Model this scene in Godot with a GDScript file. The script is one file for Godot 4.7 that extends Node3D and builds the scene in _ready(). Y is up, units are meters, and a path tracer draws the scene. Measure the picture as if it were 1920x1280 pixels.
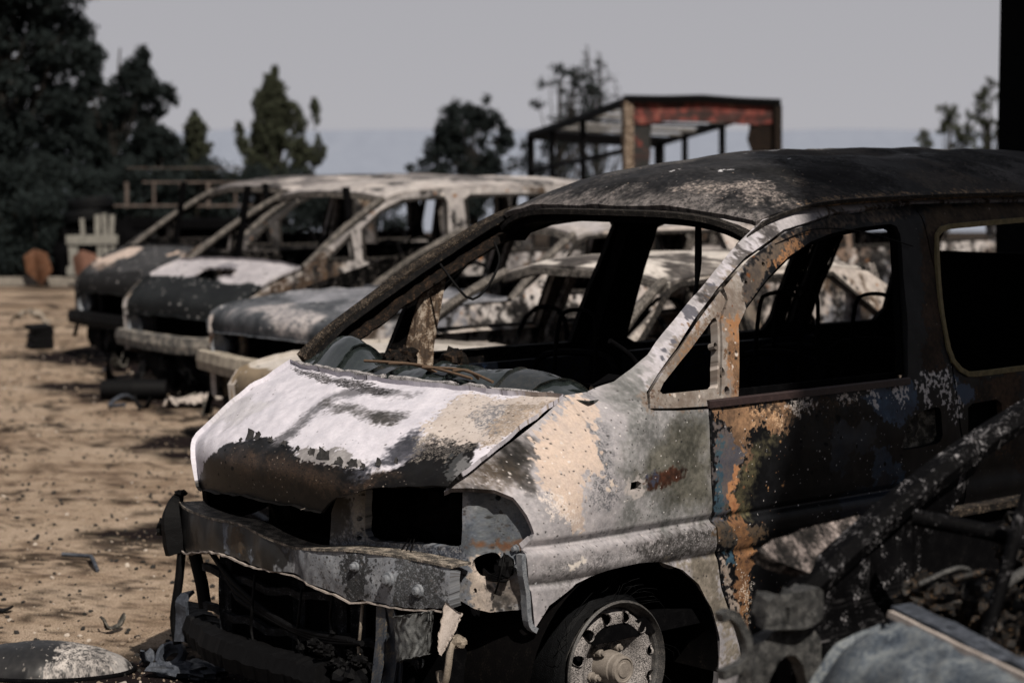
extends Node3D
# A row of burnt-out vans and cars on a dirt yard after a wildfire.

const T := 512
var NC: PackedByteArray          # cloudy noise
var NF: PackedByteArray          # fine noise
var NG: PackedByteArray          # grain
var NL: FastNoiseLite
var rng := RandomNumberGenerator.new()
var M := {}
var fine_bump: ImageTexture
var tint := Color(.865, .865, .88)      # how pale the palest ash is: about 0.5 of white

# ---------------------------------------------------------------- small helpers
func C(r: float, g: float, b: float) -> Color:
	return Color(r / 255.0, g / 255.0, b / 255.0)

func pv(a: Array) -> PackedVector2Array:
	var o := PackedVector2Array()
	for i in range(0, a.size(), 2):
		o.append(Vector2(a[i], a[i + 1]))
	return o

func interp(x: float, xs: PackedFloat32Array, ys: PackedFloat32Array) -> float:
	if x <= xs[0]: return ys[0]
	for i in range(1, xs.size()):
		if x <= xs[i]:
			return lerpf(ys[i - 1], ys[i], (x - xs[i - 1]) / (xs[i] - xs[i - 1]))
	return ys[ys.size() - 1]

func new_st() -> SurfaceTool:
	var s := SurfaceTool.new()
	s.begin(Mesh.PRIMITIVE_TRIANGLES)
	return s

func free_name(parent: Node, called: String) -> String:
	if not parent.has_node(called): return called
	var k := 1
	while parent.has_node("%s_%03d" % [called, k]): k += 1
	return "%s_%03d" % [called, k]

func obj(called: String, st: SurfaceTool, m: Material, parent: Node = self) -> MeshInstance3D:
	var o := MeshInstance3D.new()
	o.name = free_name(parent, called)
	o.mesh = st.commit()
	o.material_override = m
	parent.add_child(o, true)
	return o

func copy_mesh(called: String, mesh: Mesh, m: Material, xf: Transform3D, parent: Node) -> MeshInstance3D:
	var o := MeshInstance3D.new()
	o.name = free_name(parent, called)
	o.mesh = mesh
	o.material_override = m
	o.transform = xf
	parent.add_child(o, true)
	return o

func thing(called: String, label: String, category: String, at: Vector3, turn := 0.0, group := "") -> Node3D:
	var o := Node3D.new()
	o.name = free_name(self, called)
	add_child(o, true)
	o.position = at
	o.rotation.y = deg_to_rad(turn)
	tag(o, label, category, group)
	return o

func tag(o: Node, label: String, category: String, group := "", kind := "") -> void:
	if label: o.set_meta("label", label)
	if category: o.set_meta("category", category)
	if group: o.set_meta("group", group)
	if kind: o.set_meta("kind", kind)

# ---------------------------------------------------------------- geometry
func tri(st: SurfaceTool, p: Array, n: Array, u: Array) -> void:
	var a: Vector3 = p[0]
	var b: Vector3 = p[1]
	var c: Vector3 = p[2]
	var g := (b - a).cross(c - a)
	if g.length_squared() < 1e-16: return
	var order := [0, 2, 1] if g.dot(n[0] + n[1] + n[2]) > 0.0 else [0, 1, 2]
	for k in order:
		st.set_normal(n[k])
		st.set_uv(u[k])
		st.add_vertex(p[k])

func quad(st: SurfaceTool, a: Vector3, b: Vector3, c: Vector3, d: Vector3, n: Vector3, u := []) -> void:
	if u.is_empty(): u = [Vector2(0, 0), Vector2(1, 0), Vector2(1, 1), Vector2(0, 1)]
	tri(st, [a, b, c], [n, n, n], [u[0], u[1], u[2]])
	tri(st, [a, c, d], [n, n, n], [u[0], u[2], u[3]])

func inside_poly(p: Vector2, q: PackedVector2Array) -> bool:
	return Geometry2D.is_point_in_polygon(p, q)

# A sheet of metal: the outline OUTER with HOLES cut out, in the surface's own two measures, laid on f(u, v) -> Vector3.
# FL: depth of the folded edge. CV: the canvas whose picture it wears.
func sheet(st: SurfaceTool, f: Callable, outer: PackedVector2Array, holes: Array, step: float, fl := 0.012, cv = null, sgn := 1.0) -> void:
	var lo := outer[0]
	var hi := outer[0]
	for p in outer:
		lo = lo.min(p)
		hi = hi.max(p)
	var e := 0.003
	var cache := {}
	var uvo := Vector2.ZERO
	var uvs := Vector2.ONE
	if cv != null:
		uvo = Vector2(cv.u0, cv.v1)
		uvs = Vector2(cv.s / cv.w, -cv.s / cv.h)
	var at := func(p: Vector2) -> Array:
		var k := Vector2i(roundi(p.x * 20000), roundi(p.y * 20000))
		if cache.has(k): return cache[k]
		var q: Vector3 = f.call(p.x, p.y)
		var n: Vector3 = ((f.call(p.x + e, p.y) - q).cross(f.call(p.x, p.y + e) - q) * sgn).normalized()
		var r := [q, n, (p - uvo) * uvs]
		cache[k] = r
		return r
	var nx := ceili((hi.x - lo.x) / step)
	var ny := ceili((hi.y - lo.y) / step)
	var edges: Array = [outer]
	edges.append_array(holes)
	var rim := {}
	for poly in edges:
		for i in poly.size():
			var a: Vector2 = poly[i]
			var b: Vector2 = poly[(i + 1) % poly.size()]
			var m := maxi(1, ceili(a.distance_to(b) / (step * 0.4)))
			for k in m + 1:
				var p: Vector2 = a.lerp(b, float(k) / m)
				var c := Vector2i(floori((p.x - lo.x) / step), floori((p.y - lo.y) / step))
				for dx in [-1, 0, 1]:
					for dy in [-1, 0, 1]:
						rim[c + Vector2i(dx, dy)] = true
	for i in nx:
		for j in ny:
			var x0 := lo.x + i * step
			var y0 := lo.y + j * step
			var cell := PackedVector2Array([Vector2(x0, y0), Vector2(x0 + step, y0), Vector2(x0 + step, y0 + step), Vector2(x0, y0 + step)])
			var pieces: Array = []
			if rim.has(Vector2i(i, j)):
				pieces = Geometry2D.intersect_polygons(cell, outer)
				for h in holes:
					var next: Array = []
					for pc in pieces:
						var cut := Geometry2D.clip_polygons(pc, h)
						if cut.size() == 2 and Geometry2D.is_polygon_clockwise(cut[0]) != Geometry2D.is_polygon_clockwise(cut[1]):
							# a hole wholly inside the piece: split the piece in two through the hole
							var hc := Vector2.ZERO
							for q in h: hc += q / h.size()
							for half in 2:
								var box := PackedVector2Array([Vector2(x0 - 1, y0 - 1), Vector2(hc.x, y0 - 1), Vector2(hc.x, y0 + 2), Vector2(x0 - 1, y0 + 2)]) if half == 0 else PackedVector2Array([Vector2(hc.x, y0 - 1), Vector2(x0 + 2, y0 - 1), Vector2(x0 + 2, y0 + 2), Vector2(hc.x, y0 + 2)])
								for part in Geometry2D.intersect_polygons(pc, box):
									next.append_array(Geometry2D.clip_polygons(part, h))
						else:
							next.append_array(cut)
					pieces = next
			else:
				var mid := Vector2(x0 + step * 0.5, y0 + step * 0.5)
				if not inside_poly(mid, outer): continue
				var out := false
				for h in holes:
					if inside_poly(mid, h):
						out = true
						break
				if out: continue
				pieces = [cell]
			for pc in pieces:
				if pc.size() < 3: continue
				var v: Array = []
				for p in pc: v.append(at.call(p))
				var ix := PackedInt32Array([0, 1, 2, 0, 2, 3]) if pc.size() == 4 and pieces.size() == 1 and not rim.has(Vector2i(i, j)) else Geometry2D.triangulate_polygon(pc)
				for k in range(0, ix.size(), 3):
					var A: Array = v[ix[k]]
					var B: Array = v[ix[k + 1]]
					var D: Array = v[ix[k + 2]]
					tri(st, [A[0], B[0], D[0]], [A[1], B[1], D[1]], [A[2], B[2], D[2]])
	if fl > 0.0:
		for poly in edges:
			for i in poly.size():
				var a: Vector2 = poly[i]
				var b: Vector2 = poly[(i + 1) % poly.size()]
				var m := maxi(1, ceili(a.distance_to(b) / step))
				for k in m:
					var A: Array = at.call(a.lerp(b, float(k) / m))
					var B: Array = at.call(a.lerp(b, float(k + 1) / m))
					var a2: Vector3 = A[0] - A[1] * fl
					var b2: Vector3 = B[0] - B[1] * fl
					var n: Vector3 = (B[0] - A[0]).cross(A[1]).normalized()
					if n == Vector3.ZERO: continue
					quad(st, A[0], B[0], b2, a2, n, [A[2], B[2], B[2], A[2]])

# breaks an outline up into short uneven steps
func ragged(poly: PackedVector2Array, amp: float, step: float, seed_: int) -> PackedVector2Array:
	rng.seed = seed_
	var o := PackedVector2Array()
	for i in poly.size():
		var a := poly[i]
		var b := poly[(i + 1) % poly.size()]
		var m := maxi(1, roundi(a.distance_to(b) / step))
		for k in m:
			o.append(a.lerp(b, float(k) / m) + Vector2(rng.randf_range(-amp, amp), rng.randf_range(-amp, amp)))
	return o

func smooth_line(pts: Array, n: int) -> Array:
	var c := Curve3D.new()
	for i in pts.size():
		var t: Vector3 = (pts[mini(i + 1, pts.size() - 1)] - pts[maxi(i - 1, 0)]) / 6.0
		c.add_point(pts[i], -t, t)
	c.bake_interval = 0.01
	var o := []
	var l := c.get_baked_length()
	for k in n + 1: o.append(c.sample_baked(l * k / n, true))
	return o

func tube(st: SurfaceTool, pts: Array, r: float, n := 6, r2 := -1.0) -> void:
	if r2 < 0.0: r2 = r
	var last := []
	var up := Vector3(0.13, 0.97, 0.21)
	var run := 0.0
	for i in pts.size():
		var t: Vector3 = (pts[mini(i + 1, pts.size() - 1)] - pts[maxi(i - 1, 0)]).normalized()
		var s := t.cross(up).normalized()
		if s.length() < 0.5: s = t.cross(Vector3.RIGHT).normalized()
		up = s.cross(t).normalized()
		if i > 0: run += (pts[i] - pts[i - 1]).length()
		var ring := []
		var rr := lerpf(r, r2, float(i) / maxf(1, pts.size() - 1))
		for k in n + 1:
			var d := s * cos(TAU * k / n) + up * sin(TAU * k / n)
			ring.append([pts[i] + d * rr, d, Vector2(float(k) / n * rr * 6.3, run)])
		if i > 0:
			for k in n:
				tri(st, [last[k][0], last[k + 1][0], ring[k][0]], [last[k][1], last[k + 1][1], ring[k][1]], [last[k][2], last[k + 1][2], ring[k][2]])
				tri(st, [last[k + 1][0], ring[k + 1][0], ring[k][0]], [last[k + 1][1], ring[k + 1][1], ring[k][1]], [last[k + 1][2], ring[k + 1][2], ring[k][2]])
		if i == 0 or i == pts.size() - 1:
			var cn := -t if i == 0 else t
			for k in n:
				tri(st, [pts[i], ring[k][0], ring[k + 1][0]], [cn, cn, cn], [Vector2.ZERO, Vector2.ZERO, Vector2.ZERO])
		last = ring

# a closed section swept along a path; section in (sideways, up)
func sweep(st: SurfaceTool, pts: Array, sect: PackedVector2Array, up: Vector3, taper := []) -> void:
	var rings := []
	for i in pts.size():
		var t: Vector3 = (pts[mini(i + 1, pts.size() - 1)] - pts[maxi(i - 1, 0)]).normalized()
		var s := t.cross(up).normalized()
		var u := s.cross(t).normalized()
		var k: float = 1.0 if taper.is_empty() else taper[i]
		var ring := []
		for q in sect: ring.append(pts[i] + s * q.x * k + u * q.y * k)
		rings.append(ring)
	var m := sect.size()
	for i in rings.size() - 1:
		var mid: Vector3 = Vector3.ZERO
		for q in rings[i]: mid += q / m
		for k in m:
			var a: Vector3 = rings[i][k]
			var b: Vector3 = rings[i][(k + 1) % m]
			var c: Vector3 = rings[i + 1][(k + 1) % m]
			var d: Vector3 = rings[i + 1][k]
			var n := (b - a).cross(d - a).normalized()
			if n.dot((a + b) * 0.5 - mid) < 0.0: n = -n
			quad(st, a, b, c, d, n, [Vector2(k, i) * 0.1, Vector2(k + 1, i) * 0.1, Vector2(k + 1, i + 1) * 0.1, Vector2(k, i + 1) * 0.1])
	for end in [0, rings.size() - 1]:
		var ix := Geometry2D.triangulate_polygon(sect)
		var n: Vector3 = (pts[1] - pts[0]).normalized() * -1.0 if end == 0 else (pts[-1] - pts[-2]).normalized()
		for k in range(0, ix.size(), 3):
			tri(st, [rings[end][ix[k]], rings[end][ix[k + 1]], rings[end][ix[k + 2]]], [n, n, n], [Vector2.ZERO, Vector2.RIGHT, Vector2.ONE])

# a box with chamfered edges
func box(st: SurfaceTool, c: Vector3, size: Vector3, xf := Basis.IDENTITY, ch := 0.006) -> void:
	var h := size * 0.5
	ch = minf(ch, minf(h.x, minf(h.y, h.z)) * 0.6)
	var sect := pv([-h.x + ch, -h.y, h.x - ch, -h.y, h.x, -h.y + ch, h.x, h.y - ch, h.x - ch, h.y, -h.x + ch, h.y, -h.x, h.y - ch, -h.x, -h.y + ch])
	var last := []
	var zs := [[-h.z, 1.0 - ch / maxf(h.x, h.y)], [-h.z + ch, 1.0], [h.z - ch, 1.0], [h.z, 1.0 - ch / maxf(h.x, h.y)]]
	for z in zs:
		var ring := []
		for q in sect: ring.append(c + xf * Vector3(q.x * z[1], q.y * z[1], z[0]))
		if last.size() > 0:
			for k in 8:
				var n: Vector3 = (ring[k] - last[k]).cross(last[(k + 1) % 8] - last[k]).normalized()
				if n.dot((ring[k] + ring[(k + 1) % 8]) * 0.5 - (c + xf * Vector3(0, 0, z[0]))) < 0.0: n = -n
				quad(st, last[k], last[(k + 1) % 8], ring[(k + 1) % 8], ring[k], n)
		if z[0] == -h.z or z[0] == h.z:
			var nn := xf * Vector3(0, 0, signf(z[0]))
			for k in range(1, 7): tri(st, [ring[0], ring[k], ring[k + 1]], [nn, nn, nn], [Vector2.ZERO, Vector2.RIGHT, Vector2.ONE])
		last = ring

# a profile of [radius, height] turned round the axis y of XF
func lathe(st: SurfaceTool, prof: Array, xf: Transform3D, n := 32, squash := 0.0) -> void:
	for i in prof.size() - 1:
		var a: Vector2 = prof[i]
		var b: Vector2 = prof[i + 1]
		var d := (b - a).normalized()
		var nn := Vector2(d.y, -d.x)
		for k in n:
			var t0 := TAU * k / n
			var t1 := TAU * (k + 1) / n
			var P := []
			var N := []
			for q in [[a, t0], [b, t0], [b, t1], [a, t1]]:
				var w := 1.0 + squash * NL.get_noise_3d(q[0].x * 900.0 * cos(q[1]), q[0].x * 900.0 * sin(q[1]), q[0].y * 900.0)
				P.append(xf * Vector3(q[0].x * w * cos(q[1]), q[0].y, q[0].x * w * sin(q[1])))
				N.append((xf.basis * Vector3(nn.x * cos(q[1]), nn.y, nn.x * sin(q[1]))).normalized())
			var u := [Vector2(t0, a.y), Vector2(t0, b.y), Vector2(t1, b.y), Vector2(t1, a.y)]
			tri(st, [P[0], P[1], P[2]], [N[0], N[1], N[2]], [u[0], u[1], u[2]])
			tri(st, [P[0], P[2], P[3]], [N[0], N[2], N[3]], [u[0], u[2], u[3]])

# an uneven lump: charred leftovers, stones, melted metal
func lump(st: SurfaceTool, c: Vector3, r: Vector3, rough := 0.35, n := 9, seed_ := 0.0) -> void:
	var g := []
	for i in n + 1:
		var row := []
		var a := PI * i / n
		for j in n * 2 + 1:
			var b := TAU * (j % (n * 2)) / (n * 2)
			var d := Vector3(sin(a) * cos(b), cos(a), sin(a) * sin(b))
			var q := d * 55.0 + c * 170.0 + Vector3(seed_, seed_ * 2.0, 0)
			row.append(c + d * r * (1.0 + rough * (NL.get_noise_3dv(q) + 0.6 * NL.get_noise_3dv(q * 2.7))))
		g.append(row)
	for i in n:
		for j in n * 2:
			var n1: Vector3 = (g[i][j + 1] - g[i][j]).cross(g[i + 1][j] - g[i][j])
			if n1.length() < 1e-9: n1 = g[i][j] - c
			n1 = n1.normalized()
			if n1.dot(g[i][j] - c) < 0.0: n1 = -n1
			quad(st, g[i][j], g[i][j + 1], g[i + 1][j + 1], g[i + 1][j], n1)

# ---------------------------------------------------------------- painting of burnt metal
class Cv:
	var w: int
	var h: int
	var s: float
	var u0: float
	var v1: float
	var c: PackedByteArray
	var r: PackedByteArray
	var t: PackedByteArray

func mknoise(freq: float, oct: int, seed_: int, type := FastNoiseLite.TYPE_SIMPLEX_SMOOTH) -> PackedByteArray:
	var n := FastNoiseLite.new()
	n.noise_type = type
	n.frequency = freq
	n.fractal_octaves = oct
	n.seed = seed_
	var im := n.get_seamless_image(T, T, false, false, 0.12, true)
	im.convert(Image.FORMAT_L8)
	return im.get_data()

func canvas(u0: float, v0: float, u1: float, v1: float, ppm: float, ca: Color, cb: Color, rough := 0.8, seed_ := 0) -> Cv:
	var v := Cv.new()
	v.w = roundi((u1 - u0) * ppm)
	v.h = roundi((v1 - v0) * ppm)
	v.s = ppm
	v.u0 = u0
	v.v1 = v1
	v.c.resize(v.w * v.h * 3)
	v.r.resize(v.w * v.h)
	v.t.resize(v.w * v.h)
	var a := [ca.r8, ca.g8, ca.b8]
	var b := [cb.r8, cb.g8, cb.b8]
	var lut := PackedByteArray()
	for k in 256:
		var q := clampf((k - 70) / 115.0, 0.0, 1.0)
		for m in 3: lut.append(int(lerpf(a[m], b[m], q)))
	var i := 0
	var r8 := int(rough * 255)
	for y in v.h:
		var row := ((y + seed_ * 61) & 511) << 9
		for x in v.w:
			var k := row | ((x + seed_ * 37) & 511)
			var q := ((NC[k] + NF[k]) >> 1) * 3
			v.c[i * 3] = lut[q]
			v.c[i * 3 + 1] = lut[q + 1]
			v.c[i * 3 + 2] = lut[q + 2]
			v.r[i] = r8
			v.t[i] = 100 + (NF[k] >> 4) + (NG[k] >> 5)
			i += 1
	return v

# Lays a patch of stain, ash, rust, soot, bare metal or painted shade. pts: its outline (or, with "line", a stroke of that width).
# o: c1, c2 colours; warp, fine: how far its edge wanders; soft: width of its edge; cov: how much of it is covered; rough; h: relief
func patch(v: Cv, pts: PackedVector2Array, o: Dictionary) -> void:
	var warp: float = o.get("warp", 0.03)
	var fine: float = o.get("fine", 0.012)
	var soft: float = maxf(o.get("soft", 0.006), 0.5 / v.s)
	var cov: float = o.get("cov", 1.0)
	var line: float = o.get("line", 0.0)
	var rough: int = int(o.get("rough", 0.85) * 255)
	var hh: int = o.get("h", 0)
	var sd: int = o.get("seed", int(absf(pts[0].x * 977 + pts[0].y * 3331)))
	var c1: Color = o.c1
	var c2: Color = o.get("c2", c1)
	var grow := warp + fine + soft + line
	var lo := pts[0]
	var hi := pts[0]
	for p in pts:
		lo = lo.min(p)
		hi = hi.max(p)
	var x0 := clampi(floori((lo.x - grow - v.u0) * v.s), 0, v.w)
	var x1 := clampi(ceili((hi.x + grow - v.u0) * v.s), 0, v.w)
	var y0 := clampi(floori((v.v1 - hi.y - grow) * v.s), 0, v.h)
	var y1 := clampi(ceili((v.v1 - lo.y + grow) * v.s), 0, v.h)
	if x1 <= x0 or y1 <= y0: return
	var G := 6
	var gw := (x1 - x0) / G + 2
	var gh := (y1 - y0) / G + 2
	var sdf := PackedFloat32Array()
	sdf.resize(gw * gh)
	var np := pts.size()
	for gy in gh:
		for gx in gw:
			var p := Vector2(v.u0 + (x0 + gx * G) / v.s, v.v1 - (y0 + gy * G) / v.s)
			var d := 1e9
			for i in (np - 1 if line > 0.0 else np):
				d = minf(d, p.distance_squared_to(Geometry2D.get_closest_point_to_segment(p, pts[i], pts[(i + 1) % np])))
			d = sqrt(d)
			if line > 0.0: d -= line * 0.5
			elif Geometry2D.is_point_in_polygon(p, pts): d = -d
			sdf[gy * gw + gx] = d
	var kw := warp / 70.0
	var kf := fine / 70.0
	var ox := sd * 131
	var oy := sd * 57
	var is_ := 1.0 / soft
	var r1 := c1.r8
	var g1 := c1.g8
	var b1 := c1.b8
	var dr := (c2.r8 - r1) / 255.0
	var dg := (c2.g8 - g1) / 255.0
	var db := (c2.b8 - b1) / 255.0
	var inv := 1.0 / G
	for y in range(y0, y1):
		var fy := (y - y0) * inv
		var gy := int(fy)
		fy -= gy
		var row := ((y + oy) & 511) << 9
		var row2 := ((y + oy + 200) & 511) << 9
		var base := gy * gw
		for x in range(x0, x1):
			var fx := (x - x0) * inv
			var gx := int(fx)
			fx -= gx
			var q := base + gx
			var k := row | ((x + ox) & 511)
			var d: float = (sdf[q] * (1.0 - fx) + sdf[q + 1] * fx) * (1.0 - fy) + (sdf[q + gw] * (1.0 - fx) + sdf[q + gw + 1] * fx) * fy
			d += (NC[k] - 128) * kw + (NF[k] - 128) * kf
			var a := 0.5 - d * is_
			if a <= 0.0: continue
			if a > 1.0: a = 1.0
			var k2 := row2 | ((x + ox + 77) & 511)
			if cov < 1.0:
				var m := (cov - (NF[k2] * 0.4 + NG[k] * 0.6) / 255.0) * 4.0 + 0.5
				if m <= 0.0: continue
				if m < 1.0: a *= m
			var j := (NC[k2] * 0.5 + NF[k2] * 0.35 + NG[k2] * 0.15)
			j = clampf((j - 80.0) * 2.6, 0.0, 255.0)
			var i := y * v.w + x
			var i3 := i * 3
			var b := 1.0 - a
			v.c[i3] = int(v.c[i3] * b + (r1 + dr * j) * a)
			v.c[i3 + 1] = int(v.c[i3 + 1] * b + (g1 + dg * j) * a)
			v.c[i3 + 2] = int(v.c[i3 + 2] * b + (b1 + db * j) * a)
			v.r[i] = int(v.r[i] * b + rough * a)
			if hh != 0: v.t[i] = clampi(int(v.t[i] + hh * a), 0, 255)

# small round marks strewn over a region
func specks(v: Cv, region: PackedVector2Array, n: int, rmin: float, rmax: float, cols: Array, rough := 0.9, hh := 0, seed_ := 1) -> void:
	rng.seed = seed_
	var lo := region[0]
	var hi := region[0]
	for p in region:
		lo = lo.min(p)
		hi = hi.max(p)
	for i in n:
		var p := Vector2(rng.randf_range(lo.x, hi.x), rng.randf_range(lo.y, hi.y))
		var r := rmin + (rmax - rmin) * pow(rng.randf(), 4.0)
		var col: Color = cols[rng.randi() % cols.size()]
		var sx := rng.randf_range(0.6, 1.6)
		if not Geometry2D.is_point_in_polygon(p, region): continue
		var cx := (p.x - v.u0) * v.s
		var cy := (v.v1 - p.y) * v.s
		var pr := maxf(r * v.s, 0.6)
		for y in range(maxi(0, floori(cy - pr)), mini(v.h, ceili(cy + pr) + 1)):
			for x in range(maxi(0, floori(cx - pr * sx)), mini(v.w, ceili(cx + pr * sx) + 1)):
				var d := Vector2((x - cx) / sx, y - cy).length() / pr
				d += (NF[((y & 511) << 9) | (x & 511)] - 128) / 220.0
				if d < 1.0:
					var a := clampf((1.0 - d) * 3.0, 0.0, 0.95)
					var k := y * v.w + x
					v.c[k * 3] = int(lerpf(v.c[k * 3], col.r8, a))
					v.c[k * 3 + 1] = int(lerpf(v.c[k * 3 + 1], col.g8, a))
					v.c[k * 3 + 2] = int(lerpf(v.c[k * 3 + 2], col.b8, a))
					v.r[k] = int(lerpf(v.r[k], rough * 255, a))
					v.t[k] = clampi(int(v.t[k] + hh * a), 0, 255)

# fine grit and pitting over the whole surface
func grain(v: Cv, amp: float) -> void:
	var i := 0
	for y in v.h:
		var row := ((y + 91) & 511) << 9
		for x in v.w:
			var k := row | ((x + 13) & 511)
			var q := 1.0 + (NG[k] - 128) * amp / 128.0 + (NF[k] - 128) * amp * .5 / 128.0
			var j := i * 3
			v.c[j] = clampi(int(v.c[j] * q), 0, 255)
			v.c[j + 1] = clampi(int(v.c[j + 1] * q), 0, 255)
			v.c[j + 2] = clampi(int(v.c[j + 2] * q), 0, 255)
			i += 1

func canvas_mat(v: Cv, relief := 0.12, spec := 0.4, metal := 0.0) -> StandardMaterial3D:
	var m := StandardMaterial3D.new()
	m.albedo_texture = ImageTexture.create_from_image(Image.create_from_data(v.w, v.h, false, Image.FORMAT_RGB8, v.c))
	m.albedo_color = tint
	m.roughness = .8
	m.metallic = metal
	m.metallic_specular = spec
	if relief > 0.0:
		m.roughness = 1.0
		m.roughness_texture = ImageTexture.create_from_image(Image.create_from_data(v.w, v.h, false, Image.FORMAT_L8, v.r))
		m.heightmap_enabled = true
		m.heightmap_texture = ImageTexture.create_from_image(Image.create_from_data(v.w, v.h, false, Image.FORMAT_L8, v.t))
		m.heightmap_scale = relief
	m.cull_mode = BaseMaterial3D.CULL_DISABLED
	return m

# a material of mixed tones on every side of a thing; ramp: [at, colour, at, colour ...] over the noise 0..1
func grit(ramp: Array, scale: float, rough: float, mix := 0.5, seed_ := 0, spec := 0.4, relief := 0.1) -> StandardMaterial3D:
	var lut := PackedByteArray()
	for k in 256:
		var q := k / 255.0
		var col: Color = ramp[1]
		for i in range(0, ramp.size() - 2, 2):
			if q >= ramp[i]: col = ramp[i + 1].lerp(ramp[i + 3], clampf((q - ramp[i]) / (ramp[i + 2] - ramp[i]), 0, 1))
		lut.append(col.r8)
		lut.append(col.g8)
		lut.append(col.b8)
	var d := PackedByteArray()
	d.resize(T * T * 3)
	var t := PackedByteArray()
	t.resize(T * T)
	var off := (seed_ * 7919) & 262143
	var m1 := 1.0 - mix
	for k in T * T:
		var q := clampi(int((NC[(k + off) & 262143] * m1 + NF[k] * mix * 0.75 + NG[k] * mix * 0.25 - 128) * 1.25 + 128), 0, 255) * 3
		d[k * 3] = lut[q]
		d[k * 3 + 1] = lut[q + 1]
		d[k * 3 + 2] = lut[q + 2]
		t[k] = q / 3
	var m := StandardMaterial3D.new()
	m.albedo_texture = ImageTexture.create_from_image(Image.create_from_data(T, T, false, Image.FORMAT_RGB8, d))
	m.albedo_color = tint
	m.roughness = rough
	m.metallic_specular = spec
	if relief > 0.0:
		m.heightmap_enabled = true
		m.heightmap_texture = fine_bump
		m.heightmap_scale = relief
	m.uv1_triplanar = true
	m.uv1_scale = Vector3.ONE * scale
	m.cull_mode = BaseMaterial3D.CULL_DISABLED
	return m

func plain(c: Color, rough: float, spec := 0.4) -> StandardMaterial3D:
	var m := StandardMaterial3D.new()
	m.albedo_color = c
	m.roughness = rough
	m.metallic_specular = spec
	m.cull_mode = BaseMaterial3D.CULL_DISABLED
	return m

func _ready() -> void:
	# camera
	var cam := Camera3D.new()
	cam.name = "camera"
	add_child(cam)
	cam.position = Vector3(0, 1.78, 0)
	cam.rotation = Vector3(-atan(345.0 / 4000.0), 0, 0)
	cam.fov = rad_to_deg(2.0 * atan(640.0 / 4000.0))
	cam.near = .05
	cam.far = 6000.0
	var lens := CameraAttributesPhysical.new()
	lens.frustum_focal_length = 75.0
	lens.frustum_focus_distance = 6.5
	lens.exposure_aperture = 3.2
	lens.frustum_near = .05
	lens.frustum_far = 6000.0
	cam.attributes = lens
	cam.fov = rad_to_deg(2.0 * atan(640.0 / 4000.0))
	# smoky sky
	var sky_mat := ProceduralSkyMaterial.new()
	sky_mat.sky_top_color = C(127, 128, 134)
	sky_mat.sky_horizon_color = C(152, 151, 155)
	sky_mat.sky_curve = .25
	sky_mat.ground_bottom_color = C(52, 46, 41)
	sky_mat.ground_horizon_color = C(152, 151, 155)
	sky_mat.sun_angle_max = 1.0
	# thin uneven smoke
	var smoke := FastNoiseLite.new()
	smoke.frequency = .006
	smoke.fractal_octaves = 3
	smoke.seed = 6
	var cover := smoke.get_seamless_image(512, 256)
	cover.convert(Image.FORMAT_RGBA8)
	sky_mat.sky_cover = ImageTexture.create_from_image(cover)
	sky_mat.sky_cover_modulate = Color(.05, .048, .046)
	var sky := Sky.new()
	sky.sky_material = sky_mat
	var env := Environment.new()
	env.background_mode = Environment.BG_SKY
	env.sky = sky
	env.tonemap_mode = Environment.TONE_MAPPER_LINEAR
	env.tonemap_exposure = 1.38
	env.sdfgi_enabled = true
	env.ssao_enabled = true
	env.ssil_enabled = true
	var we := WorldEnvironment.new()
	we.name = "environment"
	we.environment = env
	add_child(we)
	# the sun: high, behind the camera and a little to its right
	var sun := DirectionalLight3D.new()
	sun.name = "sun"
	sun.light_color = Color(1.0, .96, .91)
	sun.light_energy = 1.6
	sun.light_angular_distance = .6
	sun.shadow_enabled = true
	add_child(sun)
	var e := deg_to_rad(47.0)
	sun.look_at_from_position(Vector3.ZERO, -Vector3(.369 * cos(e), sin(e), .933 * cos(e)))
	# noise that all the burnt surfaces are mixed from
	NC = mknoise(.018, 4, 3)
	NF = mknoise(.12, 3, 8)
	NG = mknoise(.42, 2, 21)
	NL = FastNoiseLite.new()
	NL.noise_type = FastNoiseLite.TYPE_SIMPLEX_SMOOTH
	NL.frequency = .05
	NL.fractal_octaves = 3
	NL.seed = 4
	var fb := PackedByteArray()
	fb.resize(T * T)
	for k in T * T: fb[k] = (NF[k] >> 1) + (NG[k] >> 2)
	fine_bump = ImageTexture.create_from_image(Image.create_from_data(T, T, false, Image.FORMAT_L8, fb))
	materials()
	build_setting()
	build_van()
	build_others()

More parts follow.
